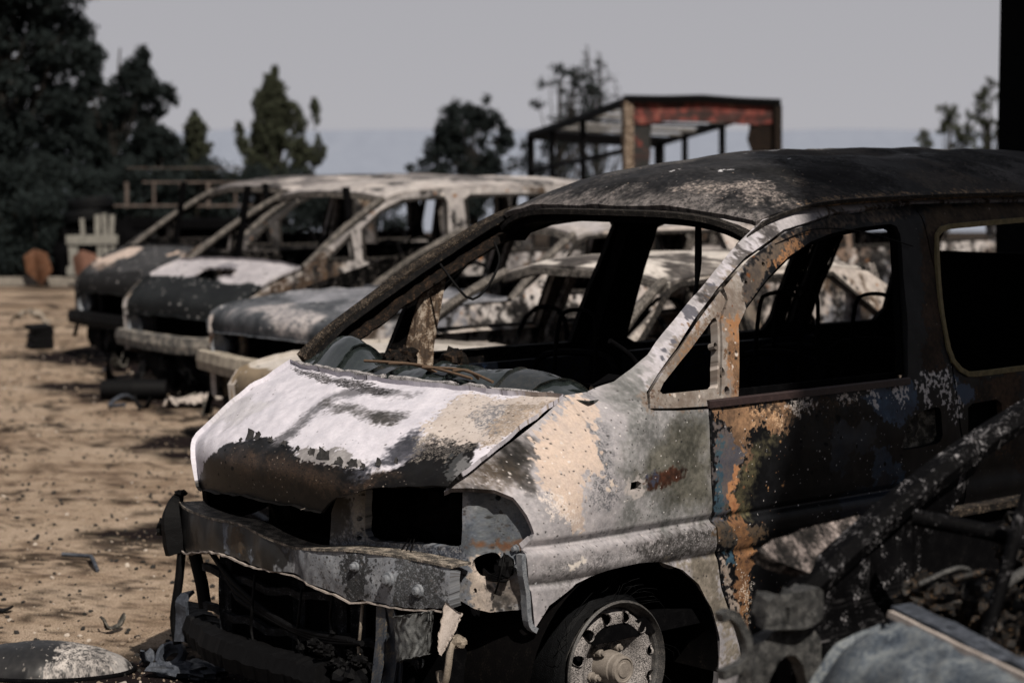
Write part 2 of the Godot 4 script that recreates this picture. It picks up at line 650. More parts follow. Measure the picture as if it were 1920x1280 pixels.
func materials() -> void:
	var k := C(12, 12, 13)
	M.soot = grit([0.0, C(4, 4, 5), .6, C(9, 9, 10), .85, C(20, 19, 19), 1.0, C(46, 43, 40)], 2.2, .9, .5, 1, .1)
	M.soot_blue = grit([0.0, C(5, 6, 9), .6, C(10, 14, 21), .85, C(24, 36, 54), 1.0, C(80, 84, 90)], 1.6, .5, .4, 2, .2)
	M.char = grit([0.0, C(4, 4, 5), .6, C(9, 9, 10), .8, C(24, 25, 26), .92, C(70, 70, 70), 1.0, C(130, 127, 122)], 3.5, .65, .7, 3, .2, .25)
	M.char_rust = grit([0.0, C(6, 6, 6), .5, C(14, 13, 12), .64, C(48, 38, 31), .8, C(110, 82, 58), 1.0, C(176, 160, 140)], 3.0, .85, .7, 4, .2, .25)
	M.liner = grit([0.0, C(5, 5, 6), .62, C(12, 11, 11), .86, C(32, 29, 25), 1.0, C(80, 74, 64)], 2.0, .95, .6, 5, .1)
	M.tyre = grit([0.0, C(4, 4, 5), .55, C(9, 10, 11), .78, C(24, 26, 29), 1.0, C(90, 92, 94)], 4.0, .6, .8, 6, .2, .3)
	M.rim = grit([0.0, C(14, 14, 15), .38, C(34, 33, 33), .46, C(136, 132, 128), .7, C(162, 157, 152), 1.0, C(184, 178, 172)], 3.2, .75, .85, 7, .3, .12)
	M.rim_edge = grit([0.0, C(20, 21, 22), .5, C(50, 50, 50), .66, C(104, 100, 94), 1.0, C(156, 148, 138)], 4.0, .6, .8, 8)
	M.hub = grit([0.0, C(80, 74, 66), .5, C(122, 115, 106), 1.0, C(156, 148, 138)], 4.0, .65, .7, 9)
	M.steel = grit([0.0, C(50, 54, 58), .5, C(112, 116, 120), 1.0, C(150, 150, 148)], 3.0, .55, .6, 10)
	M.steel_dark = grit([0.0, C(20, 22, 25), .5, C(52, 57, 64), .8, C(104, 108, 116), 1.0, C(150, 150, 150)], 3.0, .55, .6, 11)
	M.pillar = grit([0.0, C(11, 11, 11), .5, C(28, 27, 26), .66, C(66, 62, 57), .8, C(140, 130, 118), 1.0, C(176, 164, 150)], 2.8, .75, .75, 12, .2)
	M.pillar_rust = grit([0.0, C(8, 8, 8), .54, C(22, 21, 20), .64, C(64, 53, 42), .74, C(150, 136, 118), 1.0, C(190, 178, 160)], 2.8, .8, .8, 13, .2)
	M.post = grit([0.0, C(30, 24, 19), .45, C(66, 52, 40), .54, C(96, 74, 54), .62, C(166, 154, 138), 1.0, C(194, 182, 166)], 2.0, .85, .5, 14)
	M.far_shell = grit([0.0, C(5, 5, 6), .56, C(11, 11, 12), .70, C(34, 31, 28), .8, C(112, 98, 82), 1.0, C(170, 158, 140)], 3.2, .7, .7, 15, .15)
	M.flake = grit([0.0, C(16, 16, 16), .5, C(40, 39, 38), 1.0, C(110, 106, 102)], 3.0, .7, .5, 16)
	M.strip = grit([0.0, C(26, 26, 27), .40, C(70, 68, 68), .5, C(168, 164, 162), 1.0, C(190, 186, 184)], 3.0, .8, .7, 17)
	M.maroon = grit([0.0, C(26, 18, 18), .6, C(46, 32, 31), .9, C(80, 66, 60), 1.0, C(150, 140, 130)], 3.0, .6, .7, 18)
	M.gasket = grit([0.0, C(60, 54, 36), .5, C(104, 94, 64), 1.0, C(140, 130, 98)], 3.0, .85, .6, 19)
	M.glass_a = grit([0.0, C(20, 25, 25), .5, C(32, 38, 37), .8, C(52, 57, 54), 1.0, C(104, 100, 92)], 3.0, .09, .6, 20, .9, .01)
	M.glass_b = grit([0.0, C(14, 17, 17), .5, C(26, 30, 29), .8, C(60, 56, 48), 1.0, C(120, 112, 98)], 3.0, .2, .6, 21, .8, .02)
	M.twig = grit([0.0, C(64, 50, 38), 1.0, C(120, 98, 76)], 4.0, .9, .6, 22)
	M.ash_dark = grit([0.0, C(20, 19, 17), .5, C(40, 38, 34), .62, C(110, 106, 96), 1.0, C(150, 146, 136)], 2.6, .9, .4, 23)
	M.pale_lip = grit([0.0, C(90, 82, 74), .5, C(168, 158, 148), 1.0, C(186, 178, 170)], 3.0, .7, .6, 24)
	M.beam_top = grit([0.0, C(30, 30, 30), .45, C(74, 70, 64), .6, C(150, 140, 126), 1.0, C(176, 168, 158)], 2.4, .7, .6, 25)
	M.stay = grit([0.0, C(18, 20, 24), .5, C(44, 50, 58), .75, C(84, 76, 64), 1.0, C(130, 122, 108)], 2.0, .55, .5, 26)
	M.can = grit([0.0, C(34, 36, 37), .5, C(78, 80, 79), 1.0, C(112, 112, 108)], 3.0, .7, .6, 27)
	M.hook = grit([0.0, C(70, 66, 60), .5, C(130, 120, 106), 1.0, C(170, 160, 146)], 3.0, .7, .6, 28)
	M.lining = grit([0.0, C(5, 5, 6), .54, C(12, 12, 12), .64, C(48, 46, 44), .74, C(140, 133, 126), 1.0, C(176, 168, 158)], 1.4, .95, .6, 30, .1)
	M.frame_dark = grit([0.0, C(5, 6, 7), .52, C(14, 15, 17), .66, C(44, 48, 53), .8, C(104, 102, 98), 1.0, C(160, 152, 140)], 3.0, .7, .7, 29, .2)
	M.wreck_post = grit([0.0, C(14, 14, 14), .46, C(60, 57, 54), .58, C(156, 149, 141), 1.0, C(190, 182, 172)], 1.2, .9, .7, 50, .2)
	M.wreck_pillar = grit([0.0, C(20, 20, 19), .45, C(62, 60, 57), .6, C(128, 122, 114), 1.0, C(180, 172, 162)], 1.6, .85, .7, 51, .2)
	M.wreck_wheel = grit([0.0, C(14, 14, 14), .6, C(40, 38, 36), 1.0, C(120, 112, 104)], 2.0, .85, .7, 52)
	M.front_rust = grit([0.0, C(20, 19, 18), .45, C(44, 38, 32), .65, C(104, 88, 66), 1.0, C(150, 138, 118)], 1.4, .85, .6, 53)
	M.bumper_pale = grit([0.0, C(30, 31, 31), .42, C(66, 66, 64), .6, C(130, 124, 114), 1.0, C(170, 162, 150)], 1.2, .8, .5, 54)
	M.bumper_cream = grit([0.0, C(84, 79, 70), .45, C(146, 138, 124), .7, C(176, 168, 152), 1.0, C(196, 188, 172)], 1.2, .8, .55, 55, .2)
	M.black_flaked = grit([0.0, C(3, 3, 4), .60, C(8, 8, 9), .69, C(40, 40, 41), .76, C(150, 148, 149), 1.0, C(200, 197, 196)], 1.6, .7, .55, 56, .12)
	M.black_ash = grit([0.0, C(9, 9, 9), .50, C(24, 23, 22), .62, C(96, 89, 85), .74, C(160, 148, 142), 1.0, C(190, 178, 170)], 1.8, .8, .45, 57, .2)
	M.bracket_grey = grit([0.0, C(10, 11, 11), .46, C(34, 35, 35), .6, C(84, 84, 82), .8, C(118, 116, 111), 1.0, C(150, 146, 138)], 3.6, .65, .75, 58, .3)
	M.cowl_grey = grit([0.0, C(20, 24, 29), .36, C(48, 56, 64), .5, C(84, 92, 99), .6, C(120, 124, 122), .72, C(100, 106, 108), .86, C(150, 148, 140), 1.0, C(186, 180, 170)], 1.5, .6, .6, 59, .3)
	M.char_gold = grit([0.0, C(4, 4, 4), .58, C(11, 10, 9), .68, C(60, 46, 33), .8, C(150, 118, 82), 1.0, C(206, 196, 182)], 2.4, .6, .75, 60, .3, .4)
	M.red_rust = grit([0.0, C(26, 22, 21), .45, C(56, 36, 32), .58, C(112, 52, 45), .72, C(128, 64, 54), .84, C(120, 98, 82), 1.0, C(166, 148, 128)], .5, .85, .4, 61)
	M.char_red = grit([0.0, C(24, 25, 25), .6, C(40, 40, 38), .75, C(110, 48, 40), 1.0, C(150, 66, 54)], .5, .85, .4, 62)
	M.bow_grey = grit([0.0, C(50, 50, 50), .5, C(104, 102, 98), 1.0, C(150, 146, 140)], 1.0, .8, .5, 63)
	M.crate = grit([0.0, C(84, 83, 78), .5, C(118, 116, 108), 1.0, C(140, 138, 130)], 1.2, .9, .5, 64)
	M.rust_sheet = grit([0.0, C(64, 50, 42), .4, C(112, 80, 60), .62, C(136, 96, 72), .8, C(120, 112, 106), 1.0, C(140, 134, 128)], 1.3, .9, .5, 65, .1)
	M.rust_pink = grit([0.0, C(80, 60, 52), .5, C(128, 96, 82), 1.0, C(150, 120, 104)], 1.3, .9, .5, 66, .1)
	M.pale_wood = grit([0.0, C(84, 79, 72), .5, C(128, 122, 112), 1.0, C(160, 154, 144)], 1.2, .9, .6, 67, .1)
	M.stake = grit([0.0, C(40, 35, 32), .5, C(88, 78, 71), 1.0, C(128, 116, 106)], 1.2, .9, .5, 68)
	M.charred_wall = grit([0.0, C(3, 4, 5), .7, C(7, 8, 9), 1.0, C(16, 16, 17)], .6, .95, .5, 69, .05)
	M.bark = grit([0.0, C(22, 20, 18), .6, C(40, 36, 32), 1.0, C(70, 64, 58)], 1.5, .95, .6, 70)
	M.leaf_dark = plain(C(27, 32, 32), .8, .1)
	M.leaf_olive = plain(C(48, 51, 41), .8, .1)
	for kind in ["leaf_dark", "leaf_olive"]:
		M[kind].backlight = Color(.1, .1, .08)
		M[kind].backlight_enabled = true
	M.hills = grit([0.0, C(120, 127, 138), .5, C(124, 131, 142), 1.0, C(128, 135, 145)], .004, 1.0, .3, 71, .1, 0.0)  # distance haze put into the blue-grey colour, close to the sky's tone

# ---------------------------------------------------------------- the near van
# Measures in metres from the middle of its front axle: x to the rear, y up, z to the near side.
var YS := PackedFloat32Array([.10, .15, .30, .545, .562, .578, .60, .645, .657, .664, .694, .72, .85, .95, 1.02, 1.20, 1.40, 1.55, 1.64, 1.75])
var ZS := PackedFloat32Array([.80, .815, .835, .848, .838, .850, .858, .861, .858, .826, .847, .850, .854, .850, .842, .800, .735, .685, .652, .60])
var EX := PackedFloat32Array([-.1, 0, .1, .45, .80, .95])
var EY := PackedFloat32Array([1.073, 1.10, 1.165, 1.38, 1.57, 1.63])

func side_z(x: float, y: float) -> float:
	var z := interp(y, YS, ZS)
	if x < -.15: z -= .5 * (x + .15) * (x + .15)
	var ys := 0.0
	var k := 0.0
	if x < -.1: ys = 1.073 + .537 * (x + .108)
	else:
		ys = interp(x, EX, EY)
		k = minf(1.0, (x + .1) / .25)
	var q := clampf(1.0 - (ys - y) * .87 / lerpf(.25, .07, k), 0.0, 1.2)
	return z - lerpf(.17, .055, k) * pow(q, 2.2)

func near_side(x: float, y: float) -> Vector3:
	return Vector3(x, y, side_z(x, y) + .004 * NL.get_noise_2d(x * 90.0, y * 90.0))

func far_side(x: float, y: float) -> Vector3:
	return Vector3(x, y, -side_z(x, y) + .006 * NL.get_noise_2d(x * 90.0 + 300.0, y * 90.0))

func hood_at(z: float, s: float) -> Vector3:
	var a := minf(absf(z) / .68, 1.15)
	var b := absf(z) / .6
	var p0 := Vector2(-.20 + .085 * a * a, 1.068 - .006 * a * a)
	var p1 := Vector2(-.665 + .10 * pow(b, 2.2), .868 - .022 * b * b)
	var p2 := p1 + Vector2(.02, -.2)
	var d1 := p1 - p0
	var l1 := d1.length()
	d1 /= l1
	var d2 := (p2 - p1).normalized()
	var r := .07
	var p := p0 + d1 * s
	if s > l1 + r: p = p1 + d2 * (s - l1)
	elif s > l1 - r:
		var t := (s - l1 + r) / (2.0 * r)
		p = (p1 - d1 * r) * (1.0 - t) * (1.0 - t) + p1 * 2.0 * t * (1.0 - t) + (p1 + d2 * r) * t * t
	p += Vector2(d1.y, -d1.x) * (-1.0 if d1.x > 0.0 else 1.0) * -.018 * sin(PI * clampf(s / (l1 - r), 0.0, 1.0)) * -1.0
	# the panel has sagged and buckled in the heat
	var w := .007 * NL.get_noise_2d(z * 110.0, s * 110.0) + .004 * NL.get_noise_2d(z * 260.0 + 50.0, s * 260.0)
	w -= .012 * exp(-pow((z - .30) / .06, 2.0) - pow((s - .52) / .08, 2.0))
	return Vector3(p.x, p.y + w, z)

func roof_y(x: float, z: float) -> float:
	var yc := interp(x, PackedFloat32Array([.68, .74, .80, .90, 1.0, 1.25, 1.6, 2.0, 2.6, 3.2, 3.5]), PackedFloat32Array([1.595, 1.635, 1.672, 1.712, 1.737, 1.776, 1.803, 1.815, 1.82, 1.80, 1.76]))
	var yg := interp(x, PackedFloat32Array([.68, .778, .855, 1.05, 1.35, 2.0, 3.5]), PackedFloat32Array([1.53, 1.558, 1.591, 1.629, 1.643, 1.651, 1.64]))
	var zg := interp(x, PackedFloat32Array([.7, .85, 1.05, 3.5]), PackedFloat32Array([.61, .635, .652, .652]))
	return yg + (yc - yg) * (1.0 - pow(minf(absf(z) / zg, 1.02), 2.4))

func roof_at(x: float, z: float) -> Vector3:
	var d := .010 * NL.get_noise_2d(x * 75.0, z * 75.0 + 40.0)
	# a shallow crease along the roof, buckled by the heat
	d -= .016 * exp(-pow((z - .12 - .1 * sin(x * 4.0)) / .07, 2.0)) * smoothstep(1.3, 1.7, x)
	var e := clampf((.64 - absf(z)) / .1, 0.0, 1.0)
	return Vector3(x, roof_y(x, z) + d * e, z)

func front_x(z: float) -> float:
	var a := absf(z)
	return -.58 + .20 * a + (1.2 * (a - .6) * (a - .6) if a > .6 else 0.0)

func front_at(z: float, y: float) -> Vector3:
	var x := front_x(z)
	if z > .645: x += .045 * smoothstep(.645, .67, z) * smoothstep(.55, .66, y)
	x += .012 * smoothstep(.012, .0, absf(absf(z) - .235)) * smoothstep(.6, .62, y)
	return Vector3(x + .004 * NL.get_noise_2d(z * 160.0, y * 160.0), y, z)

func beam_at(z: float, y: float) -> Vector3:
	var x := -.625 + .09 * pow(z / .7, 2.0)
	x += .006 * pow((y - .545) / .06, 2.0) + .014 * NL.get_noise_2d(z * 120.0, y * 60.0) + .02 * exp(-pow((z + .02) / .05, 2.0))
	x -= .012 * exp(-pow((z - .448) / .022, 2.0) - pow((y - .553) / .02, 2.0))
	return Vector3(x, y, z)

func circle(cx: float, cy: float, rx: float, ry: float, n := 14, turn := 0.0) -> PackedVector2Array:
	var o := PackedVector2Array()
	for k in n: o.append(Vector2(cx + rx * cos(TAU * k / n + turn), cy + ry * sin(TAU * k / n + turn)))
	return o

func paint_van() -> Array:
	var s := canvas(-.6, .1, 3.55, 1.72, 330.0, C(166, 162, 162), C(138, 136, 137), .78, 1)
	var h := canvas(-.76, -.05, .76, .8, 360.0, C(204, 201, 206), C(190, 188, 194), .7, 2)
	patch(s, pv([.062, 1.15, .373, 1.15, .348, .654, .140, .638, -.027, .736, -.076, .929]), {c1 = C(96, 97, 95), c2 = C(149, 148, 147), warp = .05, soft = .07, cov = .72})
	patch(s, pv([.019, .860, .099, .932, .242, .984, .343, .976, .365, .692, .225, .733, .117, .769, .036, .786]), {c1 = C(58, 58, 52), c2 = C(103, 101, 92), warp = .04, soft = .09, cov = .8})
	patch(s, pv([-.056, 1.13, -.007, 1.07, -.081, .915, -.116, .746, -.165, .704, -.153, .904, -.100, 1.05]), {c1 = C(81, 82, 85), c2 = C(120, 120, 121), warp = .05, soft = .04, cov = .45})
	patch(s, pv([-.396, .622, -.193, .631, .341, .631, .359, .560, .128, .574, -.072, .567, -.300, .533]), {c1 = C(92, 90, 90), c2 = C(129, 128, 127), warp = .03, soft = .04, cov = .5})
	patch(s, pv([.008, .654, .341, .647, .367, .566, .152, .570, .029, .595]), {c1 = C(51, 50, 49), c2 = C(89, 86, 84), warp = .02, soft = .04, cov = .55})
	patch(s, pv([.133, .563, .367, .566, .400, .455, .518, .214, .442, .226, .350, .394, .247, .517]), {c1 = C(93, 88, 79), c2 = C(142, 134, 122), warp = .02, soft = .02, cov = .85})
	patch(s, pv([-.520, .835, -.442, .886, -.334, .949, -.272, .977, -.276, .945, -.332, .904, -.370, .855, -.424, .834]), {c1 = C(19, 18, 17), c2 = C(50, 46, 43), warp = .035, soft = .05, cov = .85, rough = .55})
	patch(s, pv([-.499, .845, -.401, .897, -.362, .883, -.415, .839]), {c1 = C(61, 55, 48), c2 = C(87, 77, 66), warp = .02, soft = .06, cov = .6})
	patch(s, pv([-.159, 1.03, -.083, 1.07, -.061, 1.05, -.094, 1.01, -.105, .972, -.119, .932, -.096, .915, -.114, .856, -.136, .866, -.163, .853, -.182, .824, -.200, .795, -.205, .756, -.207, .709, -.228, .711, -.259, .738, -.283, .763, -.303, .787, -.306, .832, -.308, .868, -.298, .896, -.278, .924, -.265, .952, -.223, .993]), {c1 = C(187, 170, 155), c2 = C(172, 159, 149), warp = .012, fine = .016, soft = .004, cov = .9, h = 26, rough = .95})
	patch(s, pv([-.322, .818, -.265, .815, -.229, .719, -.276, .755, -.311, .788]), {c1 = C(201, 191, 182), warp = .02, fine = .02, soft = .004, cov = .5, h = 20})
	patch(s, pv([-.294, .609, -.203, .625, -.198, .609, -.241, .596, -.290, .605]), {c1 = C(202, 195, 185), warp = .01, fine = .01, soft = .004, h = 24})
	patch(s, pv([-.109, .828, -.082, .830, -.077, .806, -.098, .805]), {c1 = C(194, 181, 168), warp = .01, soft = .004, h = 20})
	patch(s, pv([-.035, .833, .031, .846, .056, .816, .048, .776, -.013, .783, -.037, .805]), {c1 = C(166, 160, 155), warp = .004, soft = .01})
	patch(s, pv([.029, .819, .087, .847, .191, .859, .215, .841, .207, .822, .144, .802, .054, .789]), {c1 = C(24, 19, 17), c2 = C(74, 47, 35), warp = .008, fine = .01, soft = .01, rough = .6, h = 20})
	patch(s, pv([.061, .836, .099, .842, .106, .811, .075, .803]), {c1 = C(59, 61, 73), warp = .006, soft = .012, rough = .5})
	patch(s, pv([.102, 1.15, .416, 1.35, .732, 1.53, .778, 1.56, .780, 1.51, .519, 1.39, .164, 1.15, .099, 1.09]), {c1 = C(175, 172, 176), c2 = C(163, 159, 160), warp = .01, soft = .01, rough = .8})
	patch(s, pv([.404, 1.34, .662, 1.49, .785, 1.56, .812, 1.53, .656, 1.45, .448, 1.34]), {c1 = C(62, 60, 60), c2 = C(118, 113, 109), warp = .05, soft = .02, cov = .7})
	patch(s, pv([.356, 1.32, .382, 1.32, .364, 1.29, .338, 1.29]), {c1 = C(88, 88, 94), warp = .006, fine = .008, soft = .003, h = -24})
	patch(s, pv([.245, 1.23, .273, 1.24, .258, 1.21, .231, 1.21]), {c1 = C(88, 88, 94), warp = .006, fine = .008, soft = .003, h = -24})
	patch(s, pv([.183, 1.20, .211, 1.20, .197, 1.18, .171, 1.17]), {c1 = C(88, 88, 94), warp = .006, fine = .008, soft = .003, h = -24})
	patch(s, pv([.489, 1.40, .517, 1.40, .495, 1.38, .468, 1.37]), {c1 = C(88, 88, 94), warp = .006, fine = .008, soft = .003, h = -24})
	patch(s, pv([.338, 1.02, .40, 1.05, .515, 1.36, .70, 1.472, .9, 1.552, 1.15, 1.592, 1.6, 1.62, 3.6, 1.62, 3.6, .0, .60, .0, .572, .1, .523, .214, .468, .326, .403, .455, .375, .567, .357, .663, .338, .862]), {c1 = C(9, 10, 12), c2 = C(20, 21, 23), warp = .002, fine = .002, soft = .006, rough = .5})
	patch(s, pv([.074, 1.04, .089, 1.08, .143, 1.13, .498, 1.37, .608, 1.43, .591, 1.34, .491, 1.04, .340, 1.01]), {c1 = C(107, 97, 88), c2 = C(143, 137, 130), warp = .01, soft = .01, rough = .95})
	patch(s, pv([.109, 1.07, .297, 1.22, .475, 1.34, .464, 1.29, .168, 1.08]), {c1 = C(133, 103, 76), c2 = C(66, 55, 49), warp = .02, fine = .02, soft = .008, cov = .5, h = 20})
	patch(s, pv([.473, 1.28, .572, 1.30, .496, 1.04, .419, 1.04]), {c1 = C(118, 113, 109), c2 = C(143, 104, 72), warp = .015, soft = .01, cov = .8, h = 14})
	patch(s, pv([.485, 1.21, .533, 1.21, .493, 1.05, .450, 1.05]), {c1 = C(128, 99, 73), c2 = C(73, 58, 47), warp = .02, soft = .01, cov = .6, h = 20})
	patch(s, pv([.361, .966, .442, .918, .488, .864, .486, .822, .431, .777, .443, .683, .380, .666, .356, .860]), {c1 = C(93, 85, 81), c2 = C(74, 74, 80), warp = .015, soft = .008, rough = .6})
	patch(s, pv([.367, .941, .395, .930, .389, .807, .389, .672, .377, .674, .361, .859]), {c1 = C(53, 74, 87), c2 = C(66, 82, 87), warp = .012, fine = .01, soft = .006, cov = .7, rough = .5})
	patch(s, pv([.469, .815, .516, .845, .533, .893, .603, .924, .679, .911, .552, .858, .522, .776, .517, .675, .460, .673, .430, .735]), {c1 = C(88, 83, 61), c2 = C(51, 49, 39), warp = .015, soft = .03, cov = .75, rough = .7})
	patch(s, pv([.366, 1.01, .707, 1.01, .731, .969, .700, .909, .634, .925, .581, .939, .530, .924, .524, .834, .499, .833, .485, .871, .444, .888, .440, .958, .372, .980]), {c1 = C(146, 115, 87), c2 = C(85, 68, 54), warp = .014, fine = .016, soft = .005, rough = .95, h = 30})
	patch(s, pv([.410, .990, .609, .996, .680, .948, .603, .946, .505, .962]), {c1 = C(203, 178, 149), c2 = C(179, 139, 102), warp = .03, fine = .02, soft = .005, cov = .5, h = 20})
	patch(s, pv([.457, .817, .457, .786, .427, .766, .418, .737, .446, .713, .473, .683]), {c1 = C(177, 132, 94), c2 = C(142, 97, 68), line = .022, warp = .008, fine = .006, soft = .006, h = 40, rough = .7})
	patch(s, pv([.357, .653, .489, .650, .549, .631, .587, .584, .515, .566, .375, .576]), {c1 = C(86, 71, 55), c2 = C(59, 56, 52), warp = .02, fine = .015, soft = .01, cov = .7})
	patch(s, pv([.437, .644, .488, .605, .517, .541, .503, .483, .522, .404, .524, .300]), {c1 = C(135, 99, 67), c2 = C(87, 64, 48), line = .05, warp = .02, fine = .015, soft = .008, cov = .75, h = 30})
	patch(s, pv([.503, .483, .515, .422, .517, .336]), {c1 = C(195, 185, 171), line = .03, warp = .02, fine = .02, soft = .006, cov = .4, h = 20})
	patch(s, pv([.405, .568, .447, .563, .448, .524, .419, .520]), {c1 = C(45, 68, 81), warp = .01, soft = .006})
	patch(s, pv([.394, .548, .429, .518, .492, .340, .456, .345, .407, .487]), {c1 = C(145, 133, 122), c2 = C(106, 97, 89), warp = .006, fine = .01, soft = .006, cov = .8})
	patch(s, pv([.609, .996, 1.05, 1.01, 1.06, .969, .917, .963, .706, .959]), {c1 = C(61, 51, 42), c2 = C(90, 73, 56), warp = .02, fine = .015, soft = .01, cov = .55})
	patch(s, pv([.706, 1.00, 1.05, 1.01, 1.06, .983, .921, .997, .761, .979, .724, .975]), {c1 = C(192, 183, 172), c2 = C(209, 201, 193), warp = .012, fine = .02, soft = .004, cov = .55, h = 22})
	patch(s, pv([.760, .975, 1.03, .985, 1.09, .931, 1.02, .893, .809, .920]), {c1 = C(57, 50, 41), c2 = C(29, 26, 22), warp = .03, fine = .02, soft = .01, cov = .55})
	patch(s, pv([1.06, 1.01, 1.37, 1.01, 1.39, .944, 1.31, .923, 1.28, .880, 1.19, .905, 1.14, .946]), {c1 = C(53, 75, 98), c2 = C(37, 51, 68), warp = .02, fine = .01, soft = .006, rough = .4})
	patch(s, pv([1.14, .803, 1.22, .840, 1.29, .734, 1.31, .588, 1.13, .608, 1.11, .734]), {c1 = C(42, 61, 79), c2 = C(29, 39, 51), warp = .025, fine = .008, soft = .006, rough = .4})
	patch(s, pv([.876, .914, 1.05, .917, 1.14, .892, 1.10, .807, .924, .770]), {c1 = C(32, 41, 51), c2 = C(24, 30, 36), warp = .03, fine = .008, soft = .006, rough = .4})
	patch(s, pv([.913, .633, 1.15, .711, 1.33, .684, 1.19, .602]), {c1 = C(24, 28, 36), c2 = C(29, 36, 46), warp = .03, soft = .006, rough = .4})
	patch(s, pv([1.11, 1.01, 1.14, 1.01, 1.14, .980]), {c1 = C(184, 180, 176), c2 = C(204, 200, 198), line = .014, warp = .008, fine = .02, soft = .004, cov = .7, h = 20})
	patch(s, pv([1.25, 1.01, 1.31, 1.00, 1.29, .965, 1.26, .975]), {c1 = C(184, 180, 176), c2 = C(204, 200, 198), line = .014, warp = .008, fine = .02, soft = .004, cov = .7, h = 20})
	patch(s, pv([1.38, 1.01, 1.42, 1.00, 1.42, .955]), {c1 = C(184, 180, 176), c2 = C(204, 200, 198), line = .014, warp = .008, fine = .02, soft = .004, cov = .7, h = 20})
	patch(s, pv([1.49, .990, 1.54, .979, 1.56, .930, 1.54, .904, 1.51, .961]), {c1 = C(184, 180, 176), c2 = C(204, 200, 198), line = .014, warp = .008, fine = .02, soft = .004, cov = .7, h = 20})
	patch(s, pv([1.41, 1.05, 1.55, 1.06, 1.53, 1.02, 1.42, 1.03]), {c1 = C(184, 180, 176), c2 = C(204, 200, 198), line = .014, warp = .008, fine = .02, soft = .004, cov = .7, h = 20})
	patch(s, pv([1.58, 1.01, 1.60, .927, 1.59, .900]), {c1 = C(184, 180, 176), c2 = C(204, 200, 198), line = .014, warp = .008, fine = .02, soft = .004, cov = .7, h = 20})
	patch(s, pv([1.59, 1.55, 1.69, 1.55, 1.53, 1.06, 1.41, 1.05]), {c1 = C(61, 49, 40), c2 = C(34, 29, 25), warp = .015, fine = .015, soft = .01, cov = .8})
	patch(s, pv([1.64, 1.61, 2.30, 1.62, 2.20, 1.55, 1.68, 1.54, 1.59, 1.51]), {c1 = C(71, 61, 49), c2 = C(42, 36, 31), warp = .01, fine = .015, soft = .01, cov = .85})
	patch(s, pv([1.64, 1.01, 1.99, 1.01, 1.98, .629, 1.73, .842]), {c1 = C(72, 57, 45), c2 = C(38, 33, 29), warp = .03, fine = .015, soft = .01, cov = .75})
	patch(s, pv([1.58, 1.02, 1.66, 1.01, 1.70, .948, 1.60, .927]), {c1 = C(48, 65, 86), warp = .015, soft = .006, rough = .4})
	patch(s, pv([.644, 1.43, .891, 1.55, 1.14, 1.59, 1.59, 1.62, 1.53, 1.59, 1.10, 1.55, .926, 1.51, .702, 1.40, .582, 1.31]), {c1 = C(98, 85, 72), c2 = C(60, 56, 54), warp = .015, fine = .012, soft = .01, cov = .85, rough = .8})
	patch(s, pv([.933, 1.53, 1.12, 1.58, 1.58, 1.61, 1.55, 1.59, 1.14, 1.56]), {c1 = C(22, 22, 23), c2 = C(40, 40, 41), warp = .01, soft = .03, cov = .9})
	patch(s, pv([.739, 1.43, .870, 1.50, .992, 1.54, .936, 1.50, .793, 1.44]), {c1 = C(143, 104, 72), c2 = C(100, 78, 60), warp = .012, fine = .014, soft = .005, cov = .6, h = 20})
	patch(h, pv([-.620, .605, -.550, .550, -.390, .485, -.320, .455, -.270, .430, -.130, .415, -.010, .450, .040, .465, .240, .470, .360, .485, .440, .450, .450, .375, .450, .340, .500, .260, .600, .290, .650, .385, .650, .520, .150, .695, -.720, .675]), {c1 = C(11, 10, 10), c2 = C(20, 19, 18), warp = .012, fine = .005, soft = .008, rough = .42})
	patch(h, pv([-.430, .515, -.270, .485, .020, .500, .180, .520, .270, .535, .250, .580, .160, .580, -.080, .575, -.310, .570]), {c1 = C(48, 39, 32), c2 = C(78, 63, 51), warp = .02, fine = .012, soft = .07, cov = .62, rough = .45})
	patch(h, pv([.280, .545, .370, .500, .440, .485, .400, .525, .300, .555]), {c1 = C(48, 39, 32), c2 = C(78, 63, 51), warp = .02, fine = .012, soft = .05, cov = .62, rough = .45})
	patch(h, pv([-.100, .380, -.140, .280, -.160, .175, -.120, .120, -.020, .085]), {c1 = C(96, 96, 100), c2 = C(128, 126, 129), line = .035, warp = .015, soft = .05})
	patch(h, pv([-.110, .430, -.100, .345, -.150, .235]), {c1 = C(84, 84, 87), c2 = C(104, 102, 105), line = .03, warp = .015, soft = .04})
	patch(h, pv([-.160, .205, .030, .220, .160, .235, .250, .240]), {c1 = C(66, 65, 65), c2 = C(100, 98, 98), line = .03, warp = .02, soft = .04, cov = .9})
	patch(h, pv([.110, .220, .200, .205, .270, .265, .180, .265]), {c1 = C(53, 52, 51), c2 = C(89, 86, 84), warp = .015, soft = .02, cov = .75})
	patch(h, pv([-.120, .120, -.030, .080, .140, .090]), {c1 = C(110, 108, 111), line = .03, warp = .02, soft = .04, cov = .8})
	patch(h, pv([.240, .470, .350, .440, .370, .355, .380, .295, .450, .345, .440, .450, .350, .495]), {c1 = C(49, 50, 55), c2 = C(84, 84, 90), warp = .02, soft = .03, rough = .5})
	patch(h, pv([.000, .460, .100, .420, .230, .420, .340, .455, .250, .480, .090, .490]), {c1 = C(117, 114, 113), c2 = C(149, 146, 144), warp = .012, fine = .012, soft = .006, h = 30})
	patch(h, pv([.420, .340, .360, .220, .310, .105, .340, .040, .650, -.005, .680, .225, .630, .295, .520, .280]), {c1 = C(186, 177, 169), c2 = C(171, 161, 152), warp = .02, fine = .018, soft = .006, cov = .9, h = 20})
	patch(h, pv([.450, .090, .520, .055, .630, .160, .610, .240, .520, .180]), {c1 = C(97, 98, 102), c2 = C(137, 134, 132), warp = .02, fine = .02, soft = .01, cov = .5})
